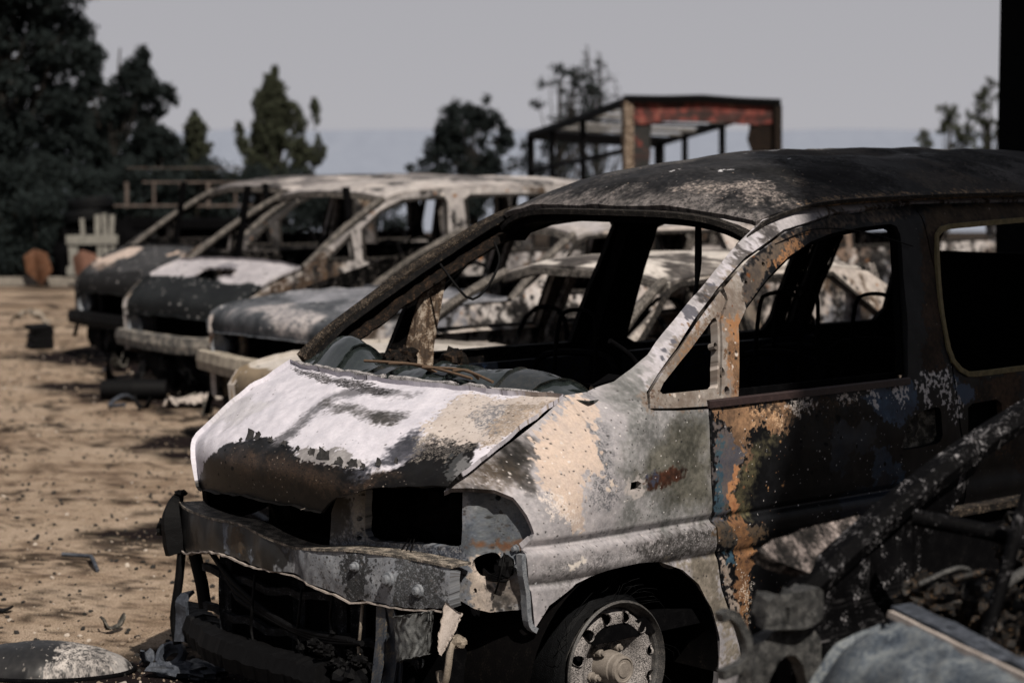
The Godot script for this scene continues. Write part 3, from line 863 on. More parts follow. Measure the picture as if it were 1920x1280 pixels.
	patch(h, pv([.540, .055, .650, .005, .680, .170, .650, .265, .620, .290, .590, .160]), {c1 = C(168, 151, 133), c2 = C(115, 105, 94), warp = .02, fine = .02, soft = .01, cov = .55})
	patch(h, pv([.440, .375, .410, .315, .510, .270, .590, .300, .570, .345, .490, .365]), {c1 = C(69, 66, 64), c2 = C(146, 139, 129), warp = .02, fine = .02, soft = .008, cov = .5, h = 12})
	patch(h, pv([-.680, .010, -.390, .025, -.150, .030, .070, .075, .000, .105, -.350, .070]), {c1 = C(34, 33, 34), c2 = C(80, 78, 78), warp = .008, fine = .012, soft = .006, cov = .6, h = -20})
	patch(h, pv([-.720, .345, -.670, .195, -.420, .260, -.460, .385]), {c1 = C(195, 193, 194), c2 = C(170, 168, 171), warp = .02, soft = .02, cov = .6})
	patch(h, pv([.590, .455, .570, .350, .600, .335, .640, .390, .640, .450]), {c1 = C(45, 48, 50), c2 = C(62, 62, 62), warp = .012, fine = .012, soft = .004, h = -14})
	patch(h, pv([.600, .380, .610, .315, .640, .370, .650, .425, .630, .420]), {c1 = C(96, 96, 96), warp = .008, fine = .012, soft = .004, h = 14})
	var white := [C(214, 210, 206), C(196, 190, 184), C(170, 166, 164)]
	var black := [C(30, 30, 31), C(48, 46, 46), C(70, 66, 64)]
	specks(s, pv([-.5, .45, .34, .45, .34, 1.1, -.1, 1.1, -.5, .84]), 600, .0006, .0026, black, .8, -14, 11)
	specks(s, pv([-.5, .45, .34, .45, .34, 1.1, -.1, 1.1, -.5, .84]), 180, .0006, .0026, white, .8, 14, 12)
	specks(s, pv([-.55, .8, -.2, .8, -.2, 1.0]), 120, .001, .004, white, .8, 14, 13)
	specks(s, pv([.36, .3, 1.55, .3, 1.55, 1.0, .36, 1.0]), 380, .0005, .0032, white, .9, 22, 14)
	specks(s, pv([.36, .3, .75, .3, .7, 1.0, .36, 1.0]), 110, .001, .006, [C(130, 92, 62), C(104, 74, 52), C(156, 116, 78)], .95, 26, 15)
	specks(s, pv([.36, .75, 1.3, .75, 1.3, 1.0, .36, 1.0]), 60, .003, .011, [C(12, 12, 13), C(8, 8, 9)], .8, -40, 16)
	specks(s, pv([1.4, .3, 3.4, .3, 3.4, 1.65, 1.4, 1.65]), 800, .0008, .003, [C(120, 108, 90), C(96, 84, 70), C(170, 160, 150)], .9, 18, 17)
	specks(s, pv([.1, 1.05, .7, 1.5, .6, 1.05]), 260, .001, .009, [C(40, 34, 30), C(96, 60, 36), C(190, 180, 170)], .9, -12, 18)
	specks(h, pv([-.7, 0, .7, 0, .7, .5, -.7, .5]), 120, .0008, .0034, black, .8, -10, 21)
	specks(h, pv([.3, 0, .7, 0, .68, .3, .4, .36]), 500, .0008, .003, [C(110, 100, 92), C(70, 64, 60)], .9, -14, 22)
	specks(h, pv([-.62, .45, .6, .46, .3, .66, -.62, .66]), 220, .0006, .0026, [C(150, 140, 126), C(110, 102, 94), C(196, 184, 170)], .8, 12, 23)
	specks(h, pv([-.62, .45, .6, .46, .3, .66, -.62, .66]), 40, .003, .009, [C(12, 12, 12)], .8, -20, 24)
	# roof: soot over scorched paint, flaked to grey and tan along the front edge
	var r := canvas(.6, -.72, 3.55, .72, 300.0, C(22, 22, 23), C(48, 47, 47), .6, 3)
	blotch(r, 60, [[C(62, 61, 60), C(90, 88, 86)], [C(18, 18, 19), C(32, 32, 32)], [C(76, 70, 64), C(56, 53, 50)]], .04, .2, 35, .6, .05)
	patch(r, pv([.6, -.7, .84, -.66, .78, -.2, .80, .3, .88, .62, .6, .72]), {c1 = C(112, 107, 104), c2 = C(78, 75, 73), warp = .04, fine = .02, soft = .06, cov = .6, h = 14})
	patch(r, pv([.82, .2, .92, .62, 1.02, .66, 1.0, .4]), {c1 = C(150, 140, 132), c2 = C(112, 105, 100), warp = .03, fine = .03, soft = .05, cov = .55, h = 14})
	patch(r, pv([1.0, .635, 2.2, .64, 2.2, .7, 1.0, .7]), {c1 = C(150, 126, 100), c2 = C(110, 90, 70), warp = .008, fine = .02, soft = .006, cov = .5})
	for k in 12: patch(r, pv([.95 + k * .11, .05 + .2 * sin(k * 2.0), 1.0 + k * .11, .08 + .2 * sin(k * 2.0)]), {c1 = C(196, 196, 196), line = .004, warp = .012, fine = .01, soft = .003, cov = .7})
	specks(r, pv([.6, -.7, 3.5, -.7, 3.5, .7, .6, .7]), 1500, .0008, .0035, [C(150, 146, 140), C(96, 90, 84), C(180, 160, 140)], .9, 16, 31)
	specks(r, pv([.7, -.6, 2.4, -.6, 2.4, .6, .7, .6]), 40, .004, .016, [C(10, 10, 10), C(30, 20, 14)], .9, 30, 32)
	# bumper beam
	var b := canvas(-.85, .40, .8, .68, 420.0, C(132, 135, 138), C(104, 108, 113), .6, 4)
	patch(b, pv([-.04, .38, .0, .7, -.86, .7, -.86, .38]), {c1 = C(7, 8, 9), c2 = C(16, 17, 18), warp = .02, soft = .05, rough = .5})  # the hood's shade on the beam's far half, painted in as black
	for k in 9: patch(b, pv([-.05 + k * .018, .62, -.08 + k * .02 + .02 * sin(k * 5.0), .48]), {c1 = C(120, 122, 124), c2 = C(60, 62, 66), line = .009, warp = .02, fine = .004, soft = .008, cov = .8})
	patch(b, pv([.25, .46, .25, .60, .34, .59, .36, .47]), {c1 = C(16, 18, 21), c2 = C(30, 31, 33), warp = .02, fine = .03, soft = .004, cov = .62, h = -20})
	patch(b, pv([.46, .46, .46, .62, .64, .61, .64, .48]), {c1 = C(46, 48, 50), c2 = C(30, 31, 32), warp = .03, fine = .03, soft = .004, cov = .56, h = -20})
	for q in [[-.42, .55], [-.32, .57], [-.25, .56]]: patch(b, pv([q[0], q[1] + .08, q[0] + .02, q[1] - .05]), {c1 = C(110, 116, 124), c2 = C(70, 74, 80), line = .012, warp = .012, fine = .006, soft = .005, cov = .9})
	patch(b, pv([-.36, .54, -.28, .54, -.28, .62, -.36, .62]), {c1 = C(84, 66, 44), c2 = C(50, 42, 32), warp = .015, soft = .01, cov = .8})
	specks(b, pv([.1, .45, .75, .45, .75, .66, .1, .66]), 900, .001, .004, black, .7, -14, 41)
	# steel behind the head lamp
	var f := canvas(-.85, .38, .9, .95, 330.0, C(112, 118, 126), C(136, 132, 126), .6, 5)
	patch(f, pv([-.85, .38, .14, .38, .17, .95, -.85, .95]), {c1 = C(7, 7, 8), c2 = C(15, 15, 15), warp = .03, fine = .012, soft = .03, rough = .6})
	patch(f, pv([.1, .56, .62, .6, .62, .66, .1, .66]), {c1 = C(20, 24, 32), c2 = C(44, 50, 60), warp = .02, fine = .025, soft = .004, cov = .5, rough = .5})
	patch(f, pv([.62, .6, .9, .6, .9, .9, .62, .9]), {c1 = C(96, 100, 102), c2 = C(70, 78, 88), warp = .03, soft = .02, cov = .8})
	patch(f, pv([.63, .655, .76, .655, .76, .675, .63, .67]), {c1 = C(96, 62, 38), warp = .008, soft = .02, cov = .8})
	patch(f, pv([.64, .45, .72, .45, .72, .63, .64, .63]), {c1 = C(190, 176, 160), c2 = C(160, 150, 140), warp = .01, soft = .006})
	patch(f, pv([.70, .5, .8, .5, .8, .56, .7, .56]), {c1 = C(34, 32, 30), c2 = C(120, 112, 104), warp = .015, fine = .02, soft = .01, cov = .8})
	patch(f, pv([.2, .66, .245, .66, .245, .82, .2, .82]), {c1 = C(140, 138, 132), c2 = C(120, 116, 108), warp = .01, soft = .01, cov = .8})
	specks(f, pv([.1, .42, .82, .42, .82, .85, .1, .85]), 700, .001, .005, black, .7, -12, 51)
	for q in [b, f]: grain(q, .16)
	grain(s, .08)
	grain(h, .05)
	grain(r, .2)
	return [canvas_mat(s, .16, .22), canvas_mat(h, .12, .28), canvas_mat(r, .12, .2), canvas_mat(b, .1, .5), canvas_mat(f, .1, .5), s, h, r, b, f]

func make_wheel(parent: Node, at: Vector3, near := true) -> void:
	var w := Node3D.new()
	w.name = free_name(parent, "wheel")
	parent.add_child(w, true)
	w.position = at
	w.rotation = Vector3(PI / 2.0 if near else -PI / 2.0, 0, 0)
	var st := new_st()
	lathe(st, [Vector2(.206, .002), Vector2(.2, .008), Vector2(.197, .0), Vector2(.192, -.012), Vector2(.184, -.018), Vector2(.180, -.03), Vector2(.178, -.07), Vector2(.170, -.16), Vector2(.2, -.17)], Transform3D.IDENTITY, 56)
	lathe(st, [Vector2(.2, -.01), Vector2(.206, .002)], Transform3D.IDENTITY, 56)
	obj("rim", st, M.rim_edge, w)
	st = new_st()
	var rs := PackedFloat32Array([.035, .05, .078, .092, .105, .12, .135, .156, .168, .178])
	var hs := PackedFloat32Array([-.055, -.055, -.055, -.05, -.034, -.018, -.010, -.008, -.016, -.045])
	var f := func(u: float, r: float) -> Vector3:
		var t := u / .15 + PI / 2.0
		return Vector3(r * cos(t), interp(r, rs, hs), r * sin(t))
	var holes := []
	for k in 12: holes.append(circle((TAU * (k + .55) / 12.0) * .15, .155, .0155, .0165, 16))
	sheet(st, f, pv([0, .035, TAU * .15, .035, TAU * .15, .178, 0, .178]), holes, .0131, .006, null, -1.0)
	obj("wheel_disc", st, M.rim, w)
	st = new_st()
	lathe(st, [Vector2(.0, -.075), Vector2(.178, -.075)], Transform3D.IDENTITY, 24)
	obj("brake_drum", st, M.soot, w)
	st = new_st()
	lathe(st, [Vector2(.052, -.055), Vector2(.05, -.02), Vector2(.047, .0), Vector2(.044, .004), Vector2(.043, .022), Vector2(.040, .03), Vector2(.036, .031), Vector2(.034, .027), Vector2(.024, .027), Vector2(.022, .031), Vector2(.0, .032)], Transform3D.IDENTITY, 28)
	obj("hub", st, M.hub, w)
	for k in 5:
		var a := TAU * (k + .18) / 5.0
		st = new_st()
		var xf := Transform3D(Basis(), Vector3(.064 * cos(a), -.05, .064 * sin(a)))
		lathe(st, [Vector2(.017, .0), Vector2(.016, .006), Vector2(.0125, .008), Vector2(.0125, .026), Vector2(.010, .029), Vector2(.007, .029), Vector2(.007, .037), Vector2(.0, .037)], xf, 6)
		obj("lug_nut", st, M.hub, w)
	st = new_st()
	lathe(st, [Vector2(.196, -.02), Vector2(.212, -.026), Vector2(.220, -.04), Vector2(.226, -.07), Vector2(.228, -.11), Vector2(.226, -.16), Vector2(.21, -.18), Vector2(.18, -.17)], Transform3D.IDENTITY, 64, .05)
	rng.seed = 5
	for k in 34:
		var a := rng.randf() * TAU
		var r0 := Vector3(cos(a), 0, sin(a))
		var t := Vector3(-sin(a), 0, cos(a))
		tube(st, smooth_line([r0 * .21 + Vector3(0, rng.randf_range(-.1, 0), 0), r0 * rng.randf_range(.23, .26) + t * .03, r0 * rng.randf_range(.22, .27) + t * rng.randf_range(.05, .09) + Vector3(0, rng.randf_range(-.03, .02), 0)], 5), .0009, 3)
	obj("burnt_tyre", st, M.tyre, w)
	st = new_st()
	for k in 7: lump(st, Vector3(-.18 + .06 * k, -.10 + .03 * sin(k * 4.0), .235), Vector3(.06, .09, .03), .5, 6, k)
	obj("tyre_ash", st, M.char, w)

func build_van() -> void:
	var v := thing("burnt_van", "large burnt-out van with ash-white bonnet and rusted black doors, nearest of the row", "van", Vector3(-.2134, 0, -6.879), 42.0)
	var P := paint_van()
	var ms: Material = P[0]
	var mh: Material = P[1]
	var mr: Material = P[2]
	var S: Cv = P[5]
	# hood
	var st := new_st()
	var hp := pv([-.715, -.012, -.45, .004, -.15, .012, .15, .014, .45, .004, .668, -.012, .684, .12, .68, .255, .668, .38, .642, .468, .57, .49, .47, .52, .38, .545, .32, .565, .27, .585, .23, .61, .195, .645, .08, .648, -.09, .65, -.33, .648, -.56, .642, -.61, .63, -.63, .57, -.655, .51, -.70, .462, -.705, .38, -.70, .255, -.71, .12])
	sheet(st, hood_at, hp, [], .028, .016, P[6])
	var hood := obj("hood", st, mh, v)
	rng.seed = 77
	for q in [[-.27, .438, .05], [-.235, .43, .035], [-.16, .428, .03], [-.06, .445, .025], [.10, .462, .03], [.16, .47, .05], [.235, .475, .03], [.29, .468, .035], [.33, .47, .025], [.38, .455, .03], [-.31, .452, .02], [.43, .43, .025], [.02, .452, .02]]:
		# curled scraps of the burnt paint skin
		st = new_st()
		var c := hood_at(q[0], q[1])
		var n := Vector3(-.72, .66, rng.randf_range(-.2, .2)).normalized()
		var t := Vector3(rng.randf_range(-.2, .2), rng.randf_range(-.15, .1), 1).normalized()
		var b := n.cross(t)
		var l: float = q[2] * .8
		var g := []
		for i in 4:
			var row := []
			for j in 4:
				var lift := pow(float(j) / 3.0, 1.6) * rng.randf_range(.5, 1.1)
				row.append(c + t * (i / 3.0 - .5) * l * 1.3 * (1.0 - .25 * j / 3.0) + b * (j / 3.0) * l * .8 + n * (.002 + lift * l * .42) + Vector3(rng.randf_range(-.004, .004), rng.randf_range(-.004, .004), 0))
			g.append(row)
		for i in 3:
			for j in 3: quad(st, g[i][j], g[i + 1][j], g[i + 1][j + 1], g[i][j + 1], n)
		obj("paint_flake", st, M.flake, hood)
	# weather strip along the rear edge of the hood
	for seg in [[-.70, -.40], [-.38, -.1], [-.06, .25], [.28, .62]]:
		st = new_st()
		var path := []
		for k in 13:
			var z := lerpf(seg[0], seg[1], k / 12.0)
			path.append(hood_at(z, -.016) + Vector3(.004, .004 + .005 * NL.get_noise_1d(z * 300.0), 0))
		sweep(st, path, pv([-.012, -.006, .012, -.008, .01, .003, 0, .006, -.01, .003]), Vector3.UP)
		obj("cowl_strip", st, M.strip, v)
	# roof
	st = new_st()
	var rp := PackedVector2Array()
	for k in 13:
		var z := lerpf(-.6, .6, k / 12.0)
		rp.append(Vector2(.715 + .085 * pow(absf(z) / .6, 2.2), z))
	rp.append_array(pv([.80, .615, .855, .632, 1.05, .65, 1.35, .652, 2.0, .652, 3.45, .65, 3.45, -.65, 1.05, -.65, .855, -.632, .80, -.615]))
	sheet(st, roof_at, rp, [], .04, .018, P[7], -1.0)
	obj("roof", st, mr, v)
	# windscreen header under the roof's front edge: a lip, a gap and an inner rail
	st = new_st()
	var hl := []
	var h2 := []
	for k in 25:
		var z := lerpf(-.60, .60, k / 24.0)
		var x := .715 + .085 * pow(absf(z) / .6, 2.2)
		var drop := .03 * pow(absf(z) / .6, 8.0)
		hl.append(Vector3(x - .004, roof_y(x, z) - .022 - drop, z))
		h2.append(Vector3(x + .05, roof_y(x, z) - .04 - drop * 1.5, z))
	sweep(st, hl, pv([-.02, -.012, .02, -.014, .022, .004, -.012, .008]), Vector3.UP)
	obj("windscreen_header", st, M.pillar, v)
	st = new_st()
	sweep(st, h2, pv([-.03, -.022, .04, -.02, .04, .015, -.03, .012]), Vector3.UP)
	obj("header_rail", st, M.soot, v)
	# near side panels
	st = new_st()
	var fender := pv([-.54, .826, -.52, .835, -.481, .836, -.431, .831, -.396, .81, -.377, .762, -.365, .709, -.386, .674, -.403, .652, -.396, .599, -.377, .542, -.362, .438, -.359, .437, -.317, .496, -.224, .548, -.096, .572, .035, .578, .13, .568, .222, .532, .297, .477, .363, .392, .408, .284, .43, .1, .57, .1, .518, .214, .465, .326, .4, .455, .372, .567, .354, .663, .335, .862, .335, 1.014, .2, 1.02, .1, 1.028, .079, 1.037, .092, 1.082, .148, 1.134, .353, 1.281, .498, 1.372, .669, 1.466, .867, 1.546, 1.14, 1.593, 1.594, 1.622, 3.4, 1.626, 3.4, 1.65, 1.97, 1.65, 1.346, 1.642, 1.052, 1.628, .855, 1.59, .778, 1.556, .67, 1.499, .412, 1.35, .204, 1.223, .097, 1.149, .038, 1.111, -.039, 1.082, -.10, 1.073, -.20, 1.018, -.35, .938, -.5, .86])
	sheet(st, near_side, fender, [pv([-.012, .795, .032, .799, .035, .818, .02, .826, -.008, .824])], .0122, .022, S)
	obj("front_fender", st, ms, v)
	st = new_st()
	sheet(st, near_side, pv([.086, 1.036, .1, 1.08, .156, 1.13, .36, 1.275, .50, 1.363, .508, 1.335, .458, 1.276, .395, 1.052, .385, 1.022, .2, 1.028]), [pv([.14, 1.082, .161, 1.105, .43, 1.283, .442, 1.285, .447, 1.275, .392, 1.082, .378, 1.073, .15, 1.073])], .02, .03, S)
	obj("quarter_window_frame", st, ms, v)
	st = new_st()
	var door := pv([.341, 1.012, .341, .862, .36, .663, .378, .567, .406, .455, .471, .326, .524, .214, .576, .1, 1.62, .1, 1.634, .737, 1.603, .85, 1.578, 1.017, 1.572, 1.13, 1.6, 1.4, 1.6, 1.613, 1.14, 1.586, .867, 1.539, .675, 1.46, .52, 1.372, .518, 1.335, .468, 1.276, .404, 1.05, .345, 1.04])
	var dwin := pv([.479, 1.038, .538, 1.256, .595, 1.311, .727, 1.397, .855, 1.461, .977, 1.504, 1.096, 1.529, 1.272, 1.546, 1.42, 1.553, 1.45, 1.543, 1.458, 1.515, 1.333, 1.055, 1.32, 1.036])
	var grip := pv([1.281, .817, 1.30, .87, 1.325, .905, 1.40, .925, 1.467, .934, 1.49, .925, 1.497, .907, 1.505, .83, 1.495, .812, 1.473, .805, 1.38, .80, 1.29, .80])
	sheet(st, near_side, door, [dwin, grip, circle(.415, 1.20, .009, .011, 8), circle(.425, 1.12, .012, .016, 9), circle(.432, 1.062, .012, .015, 9), circle(.72, 1.44, .008, .008, 7), circle(.62, 1.385, .007, .007, 7)], .0165, .025, S)
	var dr := obj("front_door", st, ms, v)
	st = new_st()
	var cup := func(x: float, y: float) -> Vector3:
		return Vector3(x, y, side_z(x, y) - .05 + .02 * pow(absf(x - 1.4) / .1, 2.0) + .01 * NL.get_noise_2d(x * 300.0, y * 300.0))
	sheet(st, cup, pv([1.26, .78, 1.52, .78, 1.52, .95, 1.26, .95]), [], .02, 0.0)
	obj("handle_recess", st, M.ash_dark, dr)
	st = new_st()
	var strip := []
	for k in 14:
		var x := lerpf(.333, 1.325, k / 13.0)
		strip.append(Vector3(x, 1.028 + .002 * x, side_z(x, 1.028) + .004))
	sweep(st, strip, pv([-.008, -.011, .008, -.011, .008, .009, .004, .013, -.008, .013]), Vector3.UP)
	obj("window_sill_strip", st, M.maroon, dr)
	st = new_st()
	var inner := []
	for k in 14: inner.append(Vector3(lerpf(.45, 1.33, k / 13.0), 1.045, .785))
	sweep(st, inner, pv([-.006, -.05, .006, -.05, .006, .012, -.006, .012]), Vector3.UP)
	obj("inner_sill", st, M.soot, dr)
	st = new_st()
	var chan := []
	for q in dwin.slice(0, 12): chan.append(near_side(q.x + .004, q.y - .004) + Vector3(0, 0, -.03))
	sweep(st, chan, pv([-.012, -.012, .012, -.012, .012, .012, -.012, .012]), Vector3.BACK)
	obj("window_channel", st, M.soot, dr)
	# rear side with the sliding door
	st = new_st()
	var rear := pv([1.584, 1.017, 1.61, .85, 1.641, .737, 1.63, .2, 2.35, .2, 2.42, .42, 2.6, .56, 2.8, .6, 3.0, .56, 3.17, .42, 3.22, .22, 3.45, .22, 3.45, 1.61, 1.607, 1.617, 1.607, 1.4, 1.579, 1.13])
	sheet(st, near_side, rear, [pv([1.66, 1.5, 1.69, 1.522, 1.76, 1.533, 2.2, 1.546, 2.7, 1.546, 2.74, 1.5, 2.74, 1.09, 2.7, 1.045, 1.996, 1.037, 1.709, 1.035, 1.649, 1.043, 1.60, 1.074, 1.58, 1.13, 1.59, 1.293]), pv([2.84, 1.5, 2.9, 1.54, 3.3, 1.52, 3.36, 1.1, 3.3, 1.05, 2.9, 1.05, 2.84, 1.1]), pv([1.65, .83, 1.652, .915, 1.68, .928, 1.82, .932, 1.85, .915, 1.86, .84, 1.84, .82, 1.67, .815])], .045, .022, S)
	var sd := obj("sliding_door", st, ms, v)
	st = new_st()
	var gasket := []
	for q in [[2.2, 1.552], [1.76, 1.538], [1.685, 1.526], [1.653, 1.5], [1.585, 1.293], [1.574, 1.13], [1.594, 1.07], [1.645, 1.037], [1.709, 1.029], [1.996, 1.031], [2.4, 1.033]]: gasket.append(near_side(q[0], q[1]) + Vector3(0, 0, .002))
	sweep(st, smooth_line(gasket, 40), pv([-.009, -.006, .009, -.006, .009, .006, -.009, .006]), Vector3.BACK)
	obj("window_gasket", st, M.gasket, sd)
	st = new_st()
	sheet(st, func(x: float, y: float) -> Vector3: return Vector3(x, y, side_z(x, y) - .045), pv([1.62, .79, 1.9, .79, 1.9, .95, 1.62, .95]), [], .05, 0.0)
	obj("handle_recess", st, M.soot, sd)
	# drip rail
	st = new_st()
	var gut := []
	for q in [[.70, 1.50], [.778, 1.553], [.855, 1.588], [1.052, 1.626], [1.346, 1.640], [1.97, 1.648], [3.4, 1.646]]: gut.append(Vector3(q[0], q[1], interp(q[0], PackedFloat32Array([.7, .855, 1.05, 3.4]), PackedFloat32Array([.632, .648, .66, .662]))))
	gut = smooth_line(gut, 40)
	sweep(st, gut, pv([-.012, -.008, .01, -.008, .014, .004, .008, .006, .004, -.002, -.012, 0]), Vector3.UP)
	obj("drip_rail", st, M.pillar, v)
	# far side: one scorched shell with its openings
	st = new_st()
	var shell := pv([-.5, .83, -.40, .65, -.36, .44, -.22, .55, .03, .58, .22, .53, .36, .39, .42, .2, 2.35, .2, 2.5, .5, 2.8, .6, 3.1, .5, 3.22, .22, 3.45, .22, 3.45, 1.65, 1.35, 1.642, 1.05, 1.628, .855, 1.59, .778, 1.556, .67, 1.499, .412, 1.35, .204, 1.223, .097, 1.149, .0, 1.09, -.10, 1.073, -.35, .938])
	sheet(st, far_side, shell, [pv([.16, 1.07, .20, 1.11, .44, 1.275, .47, 1.27, .41, 1.07]), pv([.56, 1.06, .60, 1.27, .727, 1.397, .855, 1.461, 1.096, 1.529, 1.40, 1.553, 1.44, 1.515, 1.33, 1.06]), pv([1.66, 1.5, 1.76, 1.533, 2.56, 1.546, 2.60, 1.52, 2.52, 1.09, 2.48, 1.045, 1.709, 1.035, 1.62, 1.074, 1.60, 1.293]), pv([2.72, 1.52, 2.745, 1.52, 2.66, 1.07, 2.635, 1.07]), pv([2.88, 1.5, 2.92, 1.535, 3.2, 1.53, 3.32, 1.5, 3.3, 1.1, 3.24, 1.05, 2.82, 1.05, 2.79, 1.1])], .05, .02, null, -1.0)
	obj("far_side_shell", st, M.far_shell, v)
	# the far pillars, thick inner pressings
	st = new_st()
	var ap := []
	for q in [[.02, 1.07], [.12, 1.15], [.30, 1.265], [.45, 1.36], [.67, 1.478], [.80, 1.54], [.92, 1.58]]: ap.append(Vector3(q[0], q[1], -side_z(q[0] + .05, q[1] - .03) + .025))
	sweep(st, smooth_line(ap, 24), pv([-.024, -.018, .016, -.022, .024, 0, .016, .014, -.014, .016]), Vector3.BACK)
	obj("far_windscreen_pillar", st, M.pillar_rust, v)
	st = new_st()
	var ai := []
	for q in ap: ai.append(q + Vector3(.035, -.045, .045))
	ai = smooth_line(ai, 40)
	for i in ai.size(): ai[i] += Vector3(.005 * NL.get_noise_1d(i * 45.0), .006 * NL.get_noise_1d(i * 61.0 + 9.0), 0)
	sweep(st, ai, pv([-.016, -.02, .014, -.018, .02, 0, .006, .02, -.014, .014]), Vector3.BACK)
	obj("inner_pillar_rail", st, M.char_rust, v)
	st = new_st()
	sweep(st, [Vector3(.50, .95, -.76), Vector3(.51, 1.1, -.75), Vector3(.535, 1.25, -.725), Vector3(.555, 1.345, -.715)], pv([-.05, -.02, .05, -.02, .05, .02, -.05, .02]), Vector3.BACK, [1.1, 1.0, .85, .75])
	obj("far_quarter_post", st, M.post, v)
	for s in [-1.0, 1.0]:
		st = new_st()
		var px := 1.47 if s < 0.0 else 1.56
		var pw := .085 if s < 0.0 else .03
		sweep(st, [Vector3(px, .3, s * .78), Vector3(px, 1.0, s * .77), Vector3(px + .05, 1.35, s * .69), Vector3(px + .08, 1.6, s * .61)], pv([-.02, -pw, .03, -pw, .03, pw, -.02, pw]), Vector3(1, .2, 0))
		obj("centre_pillar", st, M.soot, v)
		st = new_st()
		sweep(st, [Vector3(2.62, .5, s * .76), Vector3(2.62, 1.0, s * .75), Vector3(2.66, 1.35, s * .66), Vector3(2.70, 1.6, s * .58)], pv([-.02, -.02, .02, -.02, .02, .02, -.02, .02]), Vector3(1, .2, 0))
		obj("rear_pillar", st, M.soot, v)
		st = new_st()
		box(st, Vector3(1.45, .62, s * .765), Vector3(2.0 if s > 0 else 2.6, .78, .02))
		obj("inner_door_skin", st, M.soot_blue, v)
	# tail, floor, firewall
	st = new_st()
	sheet(st, func(z: float, y: float) -> Vector3: return Vector3(3.45 + .02 * cos(z * 2.0), y, z), pv([-.82, .25, .82, .25, .82, 1.0, .66, 1.62, -.66, 1.62, -.82, 1.0]), [pv([-.66, 1.36, .66, 1.36, .6, 1.5, -.6, 1.5])], .1, .03)
	obj("tailgate", st, M.soot, v)
	st = new_st()
	box(st, Vector3(1.65, .36, 0), Vector3(3.5, .05, 1.56))
	box(st, Vector3(.05, .62, 0), Vector3(.05, .56, 1.44))
	obj("floor_pan", st, M.soot, v)
	st = new_st()
	var dash := []
	for k in 15: dash.append(Vector3(.16 + .03 * NL.get_noise_1d(k * 40.0), .95 + .03 * NL.get_noise_1d(k * 60.0 + 9.0), lerpf(-.7, .7, k / 14.0)))
	sweep(st, dash, pv([-.10, -.08, .10, -.06, .11, .03, .04, .06, -.08, .07]), Vector3.UP)
	for k in 22:
		lump(st, Vector3(.12 + .12 * sin(k * 7.0), (1.075 if k < 11 else 1.0) + .03 * sin(k * 3.0), -.66 + k * .06), Vector3(.035, .03, .035) * (1.0 + .5 * sin(k * 5.0)), .7, 6, k)
	obj("burnt_dashboard", st, M.char_rust, v)
	# fallen windscreen, slumped over the scuttle: one sheet of laminated glass, torn into plates that still hang together
	rng.seed = 40
	var plates := [[-.68, -.60, -.66, -.52, .0], [-.60, -.41, -.52, -.44, .004], [-.41, -.24, -.44, -.20, -.003], [-.24, -.13, -.20, -.17, .006], [-.13, .06, -.17, -.01, .0], [.06, .15, -.01, .20, .007], [.15, .38, .20, .33, .001], [.38, .52, .33, .56, .005], [.52, .74, .56, .70, .0]]
	for i in plates.size():
		var q: Array = plates[i]
		var lift: float = q[4]
		var roll := rng.randf_range(-.03, .03)
		var zc: float = (q[0] + q[1]) * .5
		st = new_st()
		var gf := func(zz: float, tt: float) -> Vector3:
			var hump := .7 + .75 * exp(-pow((zz + .5) / .13, 2.0)) + .5 * exp(-pow((zz - .36) / .15, 2.0)) + .2 * sin(zz * 11.0 + tt * 2.0)
			hump *= smoothstep(.74, .45, zz)
			var x := -.19 + .085 * pow(zz / .68, 2.0) + .022 + .30 * tt
			var y := 1.058 + .075 * hump * sin(PI * minf(tt * 1.2, 1.0)) - .06 * tt * tt + lift + roll * (zz - zc) + .006 * NL.get_noise_2d(zz * 110.0, tt * 45.0)
			return Vector3(x, y, zz)
		sheet(st, gf, ragged(pv([q[0] + .002, 0, q[1] - .002, 0, lerpf(q[1], q[3], .5) + .02, .5, q[3] - .002, 1.0, q[2] + .002, 1.0, lerpf(q[0], q[2], .5) + .024, .5]), .004, .05, 400 + i), [], .018, .007, null, -1.0)
		obj("windscreen_piece", st, M.glass_b if i % 4 == 3 else M.glass_a, v)
	for q in [[-.25, .30, .02], [-.12, .10, .05], [.20, .32, .03], [.05, .42, .0]]:
		st = new_st()
		tube(st, smooth_line([Vector3(-.14, 1.115, q[0]), Vector3(-.13, 1.12, (q[0] + q[1]) * .5), Vector3(-.17 + q[2], 1.10, q[1])], 8), .005, 5)
		obj("wiper_arm", st, M.twig, v)
	# front: lamp panel
	st = new_st()
	var panel := ragged(pv([.10, .46, .2, .48, .613, .49, .7, .47, .807, .49, .825, .6, .815, .72, .805, .78, .73, .85, .6, .86, .2, .83, .16, .79, .115, .70]), .004, .05, 9)
	sheet(st, front_at, panel, [pv([.25, .80, .249, .66, .26, .642, .28, .634, .59, .65, .606, .66, .612, .70, .614, .835, .26, .825]), circle(.678, .607, .033, .033, 18), circle(.222, .697, .009, .009, 8), circle(.222, .638, .008, .008, 8), circle(.69, .80, .009, .009, 8), circle(.75, .795, .006, .006, 8), circle(.655, .53, .006, .008, 8)], .022, .03, P[9])
	obj("lamp_panel", st, P[4], v)
	for q in [[.742, .655], [.795, .545], [.795, .508], [.76, .60]]:
		st = new_st()
		var o := front_at(q[0], q[1])
		lathe(st, [Vector2(.013, 0), Vector2(.013, .006), Vector2(.009, .007), Vector2(.008, .016), Vector2(0, .017)], Transform3D(Basis(Vector3(0, 0, 1), PI / 2.0), o), 8)
		obj("bolt", st, M.steel, v)
	# edge flange of the fender beside the lamp panel
	st = new_st()
	var fl := []
